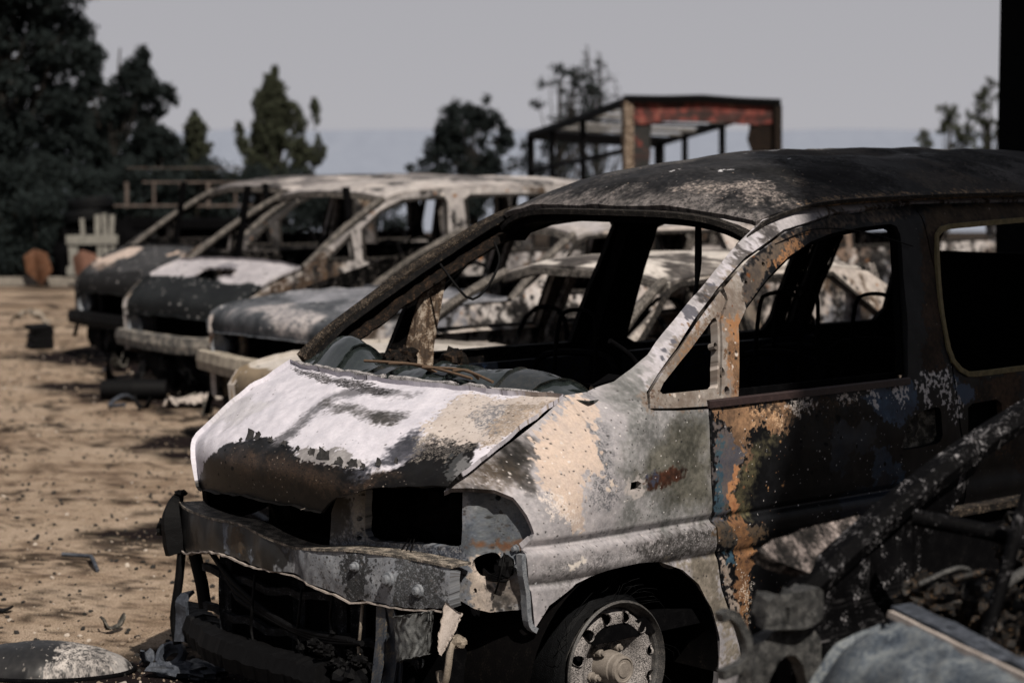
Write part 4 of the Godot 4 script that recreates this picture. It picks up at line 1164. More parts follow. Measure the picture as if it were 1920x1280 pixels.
	for q in [[-.403, .655], [-.40, .60], [-.382, .54], [-.37, .45], [-.345, .425]]: fl.append(Vector3(q[0] - .008, q[1], side_z(q[0], q[1]) - .012))
	sweep(st, smooth_line(fl, 16), pv([-.008, -.012, .008, -.012, .008, .012, -.008, .012]), Vector3.BACK)
	obj("fender_flange", st, M.steel, v)
	# melted wiring and lamp remains
	st = new_st()
	var o1 := front_at(.72, .60) + Vector3(-.02, 0, 0)
	lump(st, o1 + Vector3(0, .01, .03), Vector3(.025, .03, .03), .7, 7, 3.0)
	for k in 5: tube(st, smooth_line([o1 + Vector3(0, -.01 - .006 * k, -.06), o1 + Vector3(-.02, -.015 - .004 * k, 0), o1 + Vector3(-.01, .02 - .012 * k, .05)], 8), .004, 5)
	tube(st, smooth_line([o1 + Vector3(0, .05, .03), o1 + Vector3(-.03, .0, .05), o1 + Vector3(-.02, -.05, .02), o1 + Vector3(-.01, -.07, .0)], 10), .003, 5)
	obj("melted_wiring", st, M.char, v)
	st = new_st()
	for k in 3: tube(st, smooth_line([Vector3(-.50, .66, .42 + k * .012), Vector3(-.515, .62, .40 + k * .022), Vector3(-.53, .585, .40 + k * .025)], 6), .0022, 4)
	obj("hanging_wire", st, M.char, v)
	st = new_st()
	for q in [Vector3(-.35, .72, .45), Vector3(-.3, .66, .2), Vector3(-.33, .7, -.1), Vector3(-.3, .65, -.4), Vector3(-.25, .78, .3), Vector3(-.2, .8, .0)]: lump(st, q, Vector3(.08, .09, .14), .5, 8, q.z * 9.0)
	box(st, Vector3(-.22, .58, 0), Vector3(.05, .44, 1.3))
	obj("engine_remains", st, M.soot, v)
	st = new_st()
	box(st, Vector3(-.46, .40, -.08), Vector3(.05, .40, 1.0))
	box(st, Vector3(-.30, .36, .1), Vector3(.3, .34, .9))
	obj("radiator", st, M.soot, v)
	for q in [[-.50, .018, .12], [-.12, .016, .1], [.07, .03, .14], [.20, .022, .12], [.30, .012, .1]]:
		# upright pressings of the radiator frame
		st = new_st()
		sweep(st, smooth_line([Vector3(-.52, .16, q[0]), Vector3(-.525 + .02 * sin(q[0] * 30.0), .36, q[0] + .01), Vector3(-.515, .56, q[0] - .005)], 12), pv([-.012, -q[1], .012, -q[1], .012, q[1], .006, q[1] * .6, .006, -q[1] * .6]), Vector3(0, .05, 1))
		obj("radiator_upright", st, M.frame_dark, v)
	for h in [.30, .43]:
		st = new_st()
		var bar := []
		for k in 20: bar.append(Vector3(-.53 + .015 * NL.get_noise_1d(k * 40.0 + h * 99.0), h + .02 * NL.get_noise_1d(k * 33.0) - .02 * sin(k * .3), lerpf(-.62, .52, k / 19.0)))
		sweep(st, bar, pv([-.008, -.012, .008, -.014, .01, .01, -.008, .012]), Vector3.UP)
		obj("radiator_crossbar", st, M.frame_dark, v)
	for q in [[-.3, .45, .22], [.12, .50, .16], [.26, .46, .2], [.36, .40, .1], [-.05, .44, .18]]:
		st = new_st()
		tube(st, smooth_line([Vector3(-.55, q[1], q[0]), Vector3(-.575, q[1] - q[2] * .4, q[0] + .02), Vector3(-.56, q[1] - q[2] * .8, q[0] - .01), Vector3(-.57, q[1] - q[2], q[0] + .02)], 10), .005, 5)
		lump(st, Vector3(-.57, q[1] - q[2], q[0] + .02), Vector3(.012, .016, .014), .6, 6, q[0] * 20.0)
		obj("hanging_remnant", st, M.hook if q[0] > .2 else M.char, v)
	for k in 3:
		st = new_st()
		tube(st, smooth_line([Vector3(-.52, .50 - k * .05, -.62 + k * .1), Vector3(-.55, .40 - k * .02, -.4), Vector3(-.56, .32 - k * .01, -.1 + k * .05), Vector3(-.57, .33, .22 + k * .03)], 20), .010, 6)
		obj("coolant_pipe", st, M.char, v)
	# bumper beam
	st = new_st()
	var top := [-.80, .61, -.717, .602, -.483, .607, -.293, .617, -.131, .598, -.015, .581, .118, .595, .240, .610, .375, .615, .519, .614, .662, .610]
	var bot := [.661, .491, .518, .475, .374, .472, .30, .468, .267, .456, .235, .47, .191, .478, .117, .484, -.016, .501, -.196, .501, -.296, .506, -.486, .507, -.751, .457, -.80, .46]
	var bp := pv(top + bot)
	sheet(st, beam_at, ragged(bp, .0025, .03, 12), [circle(.548, .526, .006, .006, 7)], .022, .05, P[8])
	var bm := obj("bumper_beam", st, P[3], v)
	st = new_st()
	var lip := []
	for i in range(0, bot.size(), 2): lip.append(beam_at(bot[i], bot[i + 1]) + Vector3(-.008, -.004, 0))
	lip = smooth_line(lip, 60)
	for i in lip.size(): lip[i] += Vector3(.004 * NL.get_noise_1d(i * 37.0), .006 * NL.get_noise_1d(i * 29.0 + 50.0), 0)
	sweep(st, lip, pv([-.004, -.002, .016, -.006, .017, -.003, -.004, .003]), Vector3.UP)
	obj("beam_lip", st, M.pale_lip, bm)
	st = new_st()
	var tp := []
	for i in range(0, top.size(), 2): tp.append(beam_at(top[i], top[i + 1]) + Vector3(.04, .004, 0))
	sweep(st, smooth_line(tp, 40), pv([-.04, -.004, .045, -.004, .045, .004, -.04, .003]), Vector3.UP)
	obj("beam_top", st, M.beam_top, bm)
	for q in [[.448, .553, .016], [.548, .53, .014], [.297, .57, .011]]:
		st = new_st()
		var c := beam_at(q[0], q[1])
		lathe(st, [Vector2(q[2] * 1.5, -.004), Vector2(q[2] * 1.4, .004), Vector2(q[2], .006), Vector2(q[2] * .95, .014), Vector2(q[2] * .6, .017), Vector2(0, .017)], Transform3D(Basis(Vector3(0, 0, 1), PI / 2.0), c), 14)
		obj("beam_bolt", st, M.steel, bm)
	# the beam's burnt end on the far side, standing up
	st = new_st()
	sweep(st, smooth_line([Vector3(-.50, .45, -.80), Vector3(-.515, .55, -.815), Vector3(-.50, .61, -.83), Vector3(-.485, .64, -.825)], 12), pv([-.02, -.05, .01, -.055, .02, .04, -.015, .05]), Vector3(1, .1, .3), [1, 1, 1, .95, .9, .9, .85, .8, .7, .6, .5, .4, .25])
	lump(st, Vector3(-.485, .645, -.825), Vector3(.02, .012, .02), .8, 6, 2.0)
	lump(st, Vector3(-.51, .52, -.87), Vector3(.04, .03, .05), .5, 7, 4.0)
	obj("charred_bumper_end", st, M.char, v)
	# struts and the lower cross member
	st = new_st()
	tube(st, smooth_line([Vector3(-.50, .46, -.80), Vector3(-.51, .35, -.805), Vector3(-.515, .22, -.83), Vector3(-.51, .13, -.82)], 10), .016, 5)
	obj("bumper_strut", st, M.char, v)
	st = new_st()
	tube(st, [Vector3(-.49, .46, -.74), Vector3(-.48, .35, -.71), Vector3(-.48, .27, -.69)], .022, 6)
	obj("bumper_strut", st, M.char, v)
	st = new_st()
	var lo := smooth_line([Vector3(-.42, .20, -.90), Vector3(-.47, .195, -.74), Vector3(-.56, .185, -.46), Vector3(-.60, .195, -.15), Vector3(-.60, .195, .06), Vector3(-.60, .20, .15)], 48)
	for i in lo.size(): lo[i] += Vector3(.008 * NL.get_noise_1d(i * 31.0), .012 * NL.get_noise_1d(i * 43.0 + 20.0), 0)
	sweep(st, lo, pv([-.05, -.05, .05, -.045, .06, .0, .045, .045, .0, .055, -.05, .04]), Vector3.UP)
	obj("lower_cross_member", st, M.char, v)
	st = new_st()
	sweep(st, smooth_line([Vector3(-.49, .31, -.78), Vector3(-.52, .29, -.77), Vector3(-.515, .23, -.78), Vector3(-.53, .15, -.77)], 14), pv([-.006, -.03, .006, -.03, .006, .03, -.006, .03]), Vector3(0, .2, 1))
	obj("bent_bracket", st, M.steel_dark, v)
	for q in [[.37, .020, .0], [.415, .030, .012], [.46, .014, .02]]:
		st = new_st()
		var z0: float = q[0]
		var sw: float = q[1]
		var ph: float = q[2] * 90.0
		sheet(st, func(u: float, y: float) -> Vector3: return Vector3(-.60 - .03 * sin(y * 9.0 + ph) + .35 * u * u, y, z0 + u + .03 * sin(y * 7.0 + ph) + .02 * y), ragged(pv([-sw, .02, sw * .8, .02, sw, .2, sw * 1.3, .34, sw, .47, -sw, .47, -sw * .7, .25]), .003, .05, int(z0 * 100)), [], .02, .008)
		obj("torn_strip", st, M.stay, v)
	st = new_st()
	for k in 9: lump(st, Vector3(-.58 + .03 * sin(k * 2.0), .27 + .02 * cos(k * 3.0), .06 + k * .04), Vector3(.026, .018, .028), .6, 10, k * 3.0)
	lump(st, Vector3(-.60, .22, .28), Vector3(.05, .04, .08), .6, 9, 8.0)
	lump(st, Vector3(-.60, .14, .28), Vector3(.05, .03, .08), .6, 9, 9.0)
	obj("charred_residue", st, M.char, v)
	# crushed canister under the beam, tow hook
	st = new_st()
	var can := func(a: float, t: float) -> Vector3:
		var r := .075 * (1.0 + .12 * NL.get_noise_2d(a * 900.0, t * 900.0))
		return Vector3(-.60 + r * .6 * sin(a * 10.0), .47 - t * 1.0 + .02 * cos(a * 10.0), .56 + r * cos(a * 10.0) * (1.0 - t * 2.2))
	sheet(st, can, pv([0, 0, .628, 0, .628, .13, 0, .13]), [], .015, .004)
	obj("crushed_canister", st, M.can, v)
	st = new_st()
	sheet(st, func(z: float, t: float) -> Vector3: return Vector3(-.56 - .08 * t, .50 - .10 * t + .01 * sin(z * 50.0), z), ragged(pv([.66, 0, .73, .0, .745, .5, .74, 1.1, .70, .8]), .004, .04, 3), [], .03, .006)
	obj("torn_bracket", st, M.pale_lip, v)
	st = new_st()
	tube(st, smooth_line([Vector3(-.52, .40, .66), Vector3(-.56, .385, .68), Vector3(-.575, .33, .685), Vector3(-.57, .28, .665), Vector3(-.555, .275, .63), Vector3(-.545, .30, .61)], 18), .011, 7)
	lump(st, Vector3(-.53, .395, .67), Vector3(.03, .02, .03), .4, 7, 5.0)
	obj("tow_hook", st, M.hook, v)
	# front wheel, arch, axle
	st = new_st()
	sheet(st, func(a: float, z: float) -> Vector3: return Vector3(.40 * cos(a / .4), .23 + .36 * sin(a / .4), z), pv([-.05, .40, 1.32, .40, 1.32, .835, -.05, .835]), [], .05, 0.0)
	obj("wheel_arch_liner", st, M.liner, v)
	make_wheel(v, Vector3(0, .253, .79))
	st = new_st()
	tube(st, [Vector3(0, .25, -.7), Vector3(0, .25, .7)], .035, 8)
	obj("axle", st, M.soot, v)
	make_wheel(v, Vector3(0, .253, -.79), false)
	make_wheel(v, Vector3(2.8, .253, .79))
	make_wheel(v, Vector3(2.8, .253, -.79), false)
	# seat frames, cable, wires inside
	for q in [[.95, -.38, .95], [1.50, .12, 1.0], [1.74, .0, 1.0], [2.18, .02, .97]]:
		st = new_st()
		var x: float = q[0]
		var z: float = q[1]
		var top_y: float = 1.28 * q[2]
		tube(st, smooth_line([Vector3(x - .02, .9, z - .11), Vector3(x, top_y - .06, z - .10), Vector3(x + .01, top_y, z - .06), Vector3(x + .01, top_y, z + .06), Vector3(x, top_y - .06, z + .10), Vector3(x - .02, .9, z + .11)], 30), .008, 6)
		obj("headrest_frame", st, M.soot, v)
		st = new_st()
		tube(st, smooth_line([Vector3(x - .05, .5, z - .24), Vector3(x - .02, .95, z - .22), Vector3(x, 1.05, z - .16), Vector3(x, 1.06, z + .16), Vector3(x - .02, .95, z + .22), Vector3(x - .05, .5, z + .24)], 26), .013, 6)
		for k in 5: tube(st, [Vector3(x - .04, .6 + k * .09, z - .22), Vector3(x - .04, .6 + k * .09, z + .22)], .004, 4)
		tube(st, [Vector3(x - .45, .5, z - .24), Vector3(x - .05, .5, z - .24), Vector3(x - .05, .5, z + .24), Vector3(x - .45, .5, z + .24), Vector3(x - .45, .5, z - .24)], .014, 6)
		obj("seat_frame", st, M.soot, v)
	st = new_st()
	for k in 3: tube(st, smooth_line([Vector3(.86 + k * .006, 1.58, .30), Vector3(.87, 1.42, .29 + k * .008), Vector3(.86 - k * .008, 1.28, .30), Vector3(.85, 1.16, .29)], 14), .007, 5)
	obj("hanging_cable", st, M.char, v)
	st = new_st()
	tube(st, smooth_line([Vector3(.80, 1.50, .70), Vector3(1.0, 1.545, .70), Vector3(1.25, 1.53, .70), Vector3(1.50, 1.475, .72)], 20), .0022, 4)
	obj("loose_wire", st, M.char, v)
	st = new_st()
	tube(st, smooth_line([Vector3(.48, 1.40, -.60), Vector3(.54, 1.28, -.52), Vector3(.62, 1.30, -.52), Vector3(.72, 1.40, -.55), Vector3(.74, 1.47, -.60)], 16), .005, 5)
	obj("grab_wire", st, M.char, v)
	st = new_st()
	tube(st, smooth_line([Vector3(.30, 1.20, .45), Vector3(.42, 1.12, .45), Vector3(.50, .95, .45), Vector3(.52, .8, .45)], 14), .010, 6)
	box(st, Vector3(.42, 1.02, .35), Vector3(.1, .08, .12), Basis(Vector3(0, 0, 1), .4))
	obj("steering_column", st, M.soot, v)

# ---------------------------------------------------------------- the other wrecks
func blotch(v: Cv, n: int, cols: Array, rmin: float, rmax: float, seed_: int, cov := .8, soft := .03) -> void:
	var g := RandomNumberGenerator.new()
	g.seed = seed_
	for i in n:
		var c := Vector2(v.u0 + g.randf() * v.w / v.s, v.v1 - g.randf() * v.h / v.s)
		var r := g.randf_range(rmin, rmax)
		var poly := PackedVector2Array()
		for k in 7:
			var q := r * g.randf_range(.5, 1.2)
			poly.append(c + Vector2(cos(TAU * k / 7.0) * q * 1.4, sin(TAU * k / 7.0) * q))
		var a: Array = cols[g.randi() % cols.size()]
		patch(v, poly, {c1 = a[0], c2 = a[1], warp = r * .5, fine = r * .3, soft = soft + r * .3, cov = cov, seed = i * 17 + seed_})

func profile(pts: Array, s: float) -> Vector2:
	for i in pts.size() - 1:
		var a := Vector2(pts[i][0], pts[i][1])
		var b := Vector2(pts[i + 1][0], pts[i + 1][1])
		var l := a.distance_to(b)
		if s <= l or i == pts.size() - 2: return a.lerp(b, s / l)
		s -= l
	return Vector2.ZERO

func rounded(pts: Array) -> Array:
	var a := []
	for p in pts: a.append(Vector3(p[0], p[1], 0))
	var o := []
	for q in smooth_line(a, 24): o.append([q.x, q.y])
	return o

const SHAPES := {
	van = {hood = [[-.06, 1.0], [-.36, .90], [-.56, .79], [-.655, .72], [-.67, .66], [-.665, .60]], roof = [[.76, 1.5], [.9, 1.545], [1.3, 1.585], [1.9, 1.60], [2.8, 1.60], [3.3, 1.56]], tail = [[3.48, 1.0], [3.5, .3]], w = .84, wr = .70, belt = .97, crown = .035, edge = [[.0, 1.03], [.1, 1.09]],
		wins = [[.16, 1.03, .40, 1.2, .40, 1.03], [.50, 1.02, .52, 1.24, .72, 1.37, .95, 1.45, 1.36, 1.47, 1.38, 1.44, 1.32, 1.02], [1.56, 1.04, 1.58, 1.45, 1.64, 1.48, 2.5, 1.48, 2.54, 1.44, 2.54, 1.04], [2.68, 1.04, 2.68, 1.47, 3.2, 1.45, 3.3, 1.04]]},
	wagon = {hood = [[.50, .95], [.1, .94], [-.3, .915], [-.62, .87], [-.73, .83], [-.76, .77], [-.75, .72]], roof = [[1.14, 1.33], [1.35, 1.365], [1.9, 1.385], [2.6, 1.385], [3.2, 1.35]], tail = [[3.52, .97], [3.58, .4]], w = .82, wr = .60, belt = .93, crown = .03, edge = [],
		wins = [[.74, .96, 1.12, 1.245, 1.22, 1.28, 1.52, 1.30, 1.52, .96], [1.64, .96, 1.66, 1.30, 2.36, 1.30, 2.42, .96], [2.54, .97, 2.52, 1.29, 3.0, 1.26, 3.22, .97]]},
	sedan = {hood = [[.50, .93], [.1, .91], [-.3, .88], [-.62, .83], [-.73, .78], [-.76, .7]], roof = [[1.14, 1.26], [1.35, 1.30], [1.8, 1.315], [2.2, 1.30], [2.45, 1.25]], tail = [[2.95, .97], [3.4, .94], [3.5, .5]], w = .82, wr = .58, belt = .92, crown = .03, edge = [],
		wins = [[.74, .95, 1.12, 1.19, 1.22, 1.22, 1.5, 1.24, 1.5, .95], [1.62, .95, 1.64, 1.24, 2.2, 1.22, 2.5, .95]]},
	hatch = {hood = [[.40, .86], [.0, .85], [-.4, .82], [-.58, .79], [-.655, .76], [-.67, .70], [-.665, .62]], roof = [[.98, 1.215], [1.15, 1.245], [1.6, 1.26], [2.2, 1.26], [2.5, 1.235]], tail = [[2.98, .86], [3.02, .4]], w = .80, wr = .60, belt = .85, crown = .02, edge = [],
		wins = [[.60, .88, .96, 1.14, 1.05, 1.17, 1.42, 1.185, 1.42, .88], [1.54, .88, 1.54, 1.185, 2.2, 1.18, 2.55, .90]]},
}

func wreck(d: Dictionary) -> Node3D:
	var sh: Dictionary = SHAPES[d.shape]
	var v := thing(d.called, d.label, d.category, d.at, d.turn)
	var hood := rounded(sh.hood)
	var w: float = sh.w
	var wr: float = sh.wr
	var belt: float = sh.belt
	var crown: float = sh.crown
	var roof: Array = rounded(sh.roof)
	var top: float = 0.0
	for p in roof: top = maxf(top, p[1])
	var hl := 0.0
	for i in hood.size() - 1: hl += Vector2(hood[i][0], hood[i][1]).distance_to(Vector2(hood[i + 1][0], hood[i + 1][1]))
	var nose: float = sh.hood[-1][0]
	var sz := func(x: float, y: float) -> float:
		var z := w - .03 * pow(maxf(0.0, .45 - y) / .3, 2.0)
		if y > belt: z = lerpf(w, wr, pow((y - belt) / (top - belt), 1.1))
		elif y > belt - .3: z += .012 * sin((belt - y) / .3 * PI)
		if x < -.2: z -= .45 * (x + .2) * (x + .2)
		return z
	# paint
	var ash := func(c: Color) -> Color: return c.lerp(Color(c.get_luminance(), c.get_luminance(), c.get_luminance() * 1.02), .42)
	var ashes := func(a: Array) -> Array: return a.map(func(q): return [ash.call(q[0]), ash.call(q[1])])
	var sc := canvas(-.9, .15, 3.7, 1.75, 90.0, ash.call(d.side[0]), ash.call(d.side[1]), .85, d.seed)
	blotch(sc, 26, ashes.call(d.side_blots), .08, .35, d.seed + 1)
	blotch(sc, 34, [[C(12, 12, 12), C(30, 29, 28)], [C(18, 17, 17), C(44, 42, 40)], [C(74, 60, 48), C(54, 47, 41)]], .04, .2, d.seed + 2, .66)
	for k in 26:
		var sx := -.5 + k * .16 + .05 * sin(k * 7.0)
		patch(sc, pv([sx, belt + .05 + .3 * absf(sin(k * 3.0)), sx + .02 * sin(k * 5.0), belt - .25 - .3 * absf(cos(k * 2.0))]), {c1 = C(14, 14, 14), c2 = C(40, 38, 37), line = .02 + .05 * absf(sin(k * 4.0)), warp = .02, fine = .03, soft = .03, cov = .62, seed = k})
	specks(sc, pv([-.9, .2, 3.6, .2, 3.6, 1.6, -.9, 1.6]), 700, .004, .02, [C(30, 30, 30), C(190, 182, 172), C(120, 80, 50)], .9, 0, d.seed)
	var hc := canvas(-.9, -.1, .9, hl + .1, 100.0, ash.call(d.hood[0]), ash.call(d.hood[1]), .7, d.seed + 3)
	for p in d.get("hood_paint", []): patch(hc, pv(p[0]), p[1])
	specks(hc, pv([-.8, 0, .8, 0, .8, hl, -.8, hl]), 260, .003, .012, [C(40, 40, 40), C(190, 186, 182)], .8, 0, d.seed + 4)
	var rc := canvas(.6, -.75, 3.7, .75, 80.0, ash.call(d.roof[0]), ash.call(d.roof[1]), .8, d.seed + 5)
	blotch(rc, 24, ashes.call(d.roof_blots), .06, .3, d.seed + 6, .75)
	grain(sc, .12)
	grain(rc, .12)
	var ms := canvas_mat(sc, 0.0, .2)
	var mh := canvas_mat(hc, 0.0, .25)
	var mr := canvas_mat(rc, 0.0, .2)
	# hood
	var hx := func(z: float, s: float) -> Vector3:
		var p := profile(hood, s)
		var a := z / w
		return Vector3(p.x + .09 * a * a * smoothstep(0.0, hl, s), p.y - crown * a * a + .012 * NL.get_noise_2d(z * 60.0 + d.seed, s * 60.0), z)
	var st := new_st()
	var hw := w - .045
	var hp := PackedVector2Array()
	for k in 9: hp.append(Vector2(lerpf(-hw, hw, k / 8.0), 0))
	for k in 9: hp.append(Vector2(lerpf(hw - .05, -hw + .05, k / 8.0), hl))
	var holes := []
	for q in d.get("hood_holes", []): holes.append(ragged(pv(q), .012, .05, d.seed))
	sheet(st, hx, hp, holes, .06, .02, hc)
	obj("hood", st, mh, v)
	# roof
	st = new_st()
	var rx0: float = roof[0][0]
	var rx1: float = roof[-1][0]
	var rxs := PackedFloat32Array()
	var rys := PackedFloat32Array()
	for p in roof:
		rxs.append(p[0])
		rys.append(p[1])
	var rf := func(x: float, z: float) -> Vector3:
		return Vector3(x + .05 * pow(z / wr, 2.0) * smoothstep(rx0 + .3, rx0, x), interp(x, rxs, rys) + .02 - .06 * pow(absf(z) / wr, 3.0) + .012 * NL.get_noise_2d(x * 50.0 + d.seed, z * 50.0), z)
	sheet(st, rf, pv([rx0, -wr, rx0, 0, rx0, wr, rx1, wr, rx1, -wr]), [], .09, .03, rc, -1.0)
	obj("roof", st, mr, v)
	st = new_st()
	sheet(st, func(x: float, z: float) -> Vector3: return rf.call(x, z) + Vector3(0, -.035, 0), pv([rx0 + .02, -wr + .04, rx0 + .02, wr - .04, rx1 - .02, wr - .04, rx1 - .02, -wr + .04]), [], .2, .0)
	obj("roof_lining", st, M.soot, v)
	# sides
	var outer := PackedVector2Array([Vector2(nose + .06, .30), Vector2(nose + .05, sh.hood[-1][1])])
	for i in range(hood.size() - 3, -1, -2): outer.append(Vector2(hood[i][0] + .05 * i / hood.size(), hood[i][1] - crown - .004))
	for p in sh.edge: outer.append(Vector2(p[0], p[1] - .02))
	for i in range(0, roof.size(), 3): outer.append(Vector2(roof[i][0] + (.05 if i == 0 else 0.0), roof[i][1] - .05))
	for p in sh.tail: outer.append(Vector2(p[0], p[1]))
	outer.append(Vector2(sh.tail[-1][0], .24))
	var wb: float = 2.75 if d.shape == "van" else (2.3 if d.shape == "hatch" else 2.6)
	for c in [wb, 0.0]:
		for k in 9:
			var a := PI * k / 8.0
			outer.append(Vector2(c + .36 * cos(a), .24 + .33 * sin(a)))
	var wins := []
	for q in sh.wins: wins.append(pv(q))
	for s in [1.0, -1.0]:
		st = new_st()
		sheet(st, func(x: float, y: float) -> Vector3: return Vector3(x, y, s * (sz.call(x, y) + .006 * NL.get_noise_2d(x * 70.0 + d.seed, y * 70.0))), outer, wins, .09, .04, sc, s)
		obj("near_side_panel" if s > 0 else "far_side_panel", st, ms, v)
		if s < 0.0 and d.shape != "hatch":
			st = new_st()
			sheet(st, func(x: float, y: float) -> Vector3: return Vector3(x, y, s * (sz.call(x, y) - .045)), pv([.05, .35, .05, belt + .02, roof[0][0] + .1, top - .09, roof[-1][0] - .05, top - .09, sh.tail[0][0] - .1, belt, sh.tail[0][0] - .1, .35]), wins, .12, .0)
			obj("side_lining", st, M.lining, v)
		# inner posts between the windows
		for i in sh.wins.size():
			var x: float = wins[i][wins[i].size() - 1].x + .06
			if i == 0 and d.shape == "van": x = .45
			st = new_st()
			sweep(st, [Vector3(x, .35, s * (w - .09)), Vector3(x, belt, s * (w - .08)), Vector3(x + .03, top - .05, s * (wr - .06))], pv([-.014, -.026, .014, -.026, .014, .026, -.014, .026]), Vector3(1, .1, 0))
			obj("window_post", st, M.wreck_post if (i + int(d.seed)) % 3 else M.soot, v)
		# door cuts, a dark seam where the doors close
		for i in range(1 if d.shape == "van" else 0, mini(sh.wins.size(), 3)):
			st = new_st()
			var x: float = wins[i][wins[i].size() - 1].x + .075
			var path := []
			for k in 8:
				var y := lerpf(.28, belt + .02, k / 7.0)
				path.append(Vector3(x, y, s * (sz.call(x, y) + .001)))
			sweep(st, path, pv([-.004, -.003, .004, -.003, .004, .003, -.004, .003]), Vector3(1, 0, 0))
			obj("door_seam", st, M.soot, v)
		# window edge
		for q in wins:
			st = new_st()
			var ring := []
			for k in q.size() + 1:
				var p: Vector2 = q[k % q.size()]
				ring.append(Vector3(p.x, p.y, s * (sz.call(p.x, p.y) + .004)))
			sweep(st, ring, pv([-.012, -.008, .012, -.008, .012, .008, -.012, .008]), Vector3(0, .3, s))
			obj("window_frame", st, M.pillar, v)
	# windscreen pillars and header
	for s in [1.0, -1.0]:
		st = new_st()
		var c0 := Vector2(hood[0][0], hood[0][1])
		var c1 := Vector2(roof[0][0], roof[0][1])
		var path := []
		for k in 7:
			var p := c0.lerp(c1, k / 6.0) + Vector2(0, .03 * sin(PI * k / 6.0))
			path.append(Vector3(p.x + .05, p.y - .03, s * (lerpf(w - .07, wr - .03, k / 6.0))))
		sweep(st, path, pv([-.018, -.022, .018, -.022, .02, .012, 0, .022, -.02, .012]), Vector3(0, 0, 1))
		obj("windscreen_pillar", st, M.wreck_pillar, v)
	st = new_st()
	var hd := []
	for k in 13:
		var z := lerpf(-wr + .02, wr - .02, k / 12.0)
		hd.append(rf.call(rx0, z) + Vector3(.01, -.03, 0))
	sweep(st, hd, pv([-.03, -.02, .03, -.02, .03, .015, -.03, .015]), Vector3.UP)
	obj("windscreen_header", st, M.wreck_pillar, v)
	# front: frame with openings, lamp bowl, bumper, dark fill added in the engine bay to block light
	st = new_st()
	var lip: float = sh.hood[-1][1]
	var fx := func(z: float, y: float) -> Vector3: return Vector3(nose + .07 + .09 * pow(z / w, 2.0) + .006 * NL.get_noise_2d(z * 90.0, y * 90.0), y, z)
	var fh := w - .1
	sheet(st, fx, ragged(pv([-fh, .30, fh, .30, fh, lip + .02, -fh, lip + .02]), .01, .1, d.seed), [pv([-fh + .06, lip - .16, -fh + .30, lip - .18, -fh + .30, lip - .02, -fh + .06, lip - .02]), pv([fh - .30, lip - .18, fh - .06, lip - .16, fh - .06, lip - .02, fh - .30, lip - .02]), pv([-fh + .38, .40, fh - .38, .40, fh - .38, lip - .02, -fh + .38, lip - .02])], .06, .03)
	obj("front_frame", st, M.char if d.get("dark_front", true) else M.front_rust, v)
	for s in d.get("lamps", [-1.0]):
		st = new_st()
		lathe(st, [Vector2(.09, .03), Vector2(.085, .0), Vector2(.06, -.04), Vector2(.03, -.06), Vector2(0, -.065)], Transform3D(Basis(Vector3(0, 0, 1), PI / 2.0), Vector3(nose + .06, lip - .11, s * (fh - .16))), 18)
		obj("lamp_bowl", st, M.steel, v)
	st = new_st()
	box(st, Vector3((nose + .25 + hood[0][0]) * .5, .52, 0), Vector3(hood[0][0] - nose - .3, .4, w * 1.5))
	box(st, Vector3(1.5, .34, 0), Vector3(2.9, .05, w * 1.8))
	obj("floor_and_bay_fill", st, M.soot, v)
	st = new_st()
	for k in 9: lump(st, Vector3(nose + .2 + .05 * sin(k * 3.0), .2 + .05 * cos(k * 2.0), lerpf(-w + .2, w - .2, k / 8.0)), Vector3(.08, .14, .12), .5, 6, k + d.seed)
	obj("burnt_front_valance", st, M.char, v)
	st = new_st()
	var bp := []
	for k in 15:
		var z := lerpf(-w + .02, w - .02, k / 14.0)
		bp.append(Vector3(nose - .06 + .14 * pow(z / w, 2.0) + .012 * NL.get_noise_1d(k * 50.0 + d.seed), d.get("bumper_y", .46) + .014 * NL.get_noise_1d(k * 70.0), z))
	sweep(st, bp, pv([-.05, -.06, .05, -.055, .06, .0, .05, .06, -.04, .065]), Vector3.UP)
	obj("bumper", st, d.bumper, v)
	if d.get("strip", true):
		st = new_st()
		var sp := smooth_line([Vector3(nose + .12, lip - .02, -fh - .02), Vector3(nose + .08, lip - .2, -fh - .05), Vector3(nose + .09, .35, -fh - .03), Vector3(nose + .05, .18, -fh - .04)], 14)
		sweep(st, sp, pv([-.018, -.006, .018, -.006, .018, .006, -.018, .006]), Vector3(0, .1, 1))
		obj("hanging_strip", st, M.char, v)
	# seats and dash inside
	st = new_st()
	for k in 9: lump(st, Vector3(hood[0][0] + .22 + .04 * sin(k * 3.0), belt - .07 + .02 * cos(k * 5.0), lerpf(-w + .15, w - .15, k / 8.0)), Vector3(.08, .05, .12), .6, 6, k + d.seed)
	obj("burnt_dashboard", st, M.char_rust, v)
	for q in [[1.05, -.36], [1.05, .36], [2.0, -.4], [2.0, .1], [2.0, .5]]:
		st = new_st()
		var x: float = q[0]
		var z: float = q[1]
		tube(st, smooth_line([Vector3(x - .05, .45, z - .2), Vector3(x + .03, belt - .02, z - .19), Vector3(x + .07, belt + .14, z - .10), Vector3(x + .07, belt + .14, z + .10), Vector3(x + .03, belt - .02, z + .19), Vector3(x - .05, .45, z + .2)], 16), .014, 5)
		for k in 4: tube(st, [Vector3(x, .5 + k * .1, z - .19), Vector3(x, .5 + k * .1, z + .19)], .006, 4)
		obj("seat_frame", st, M.soot, v)
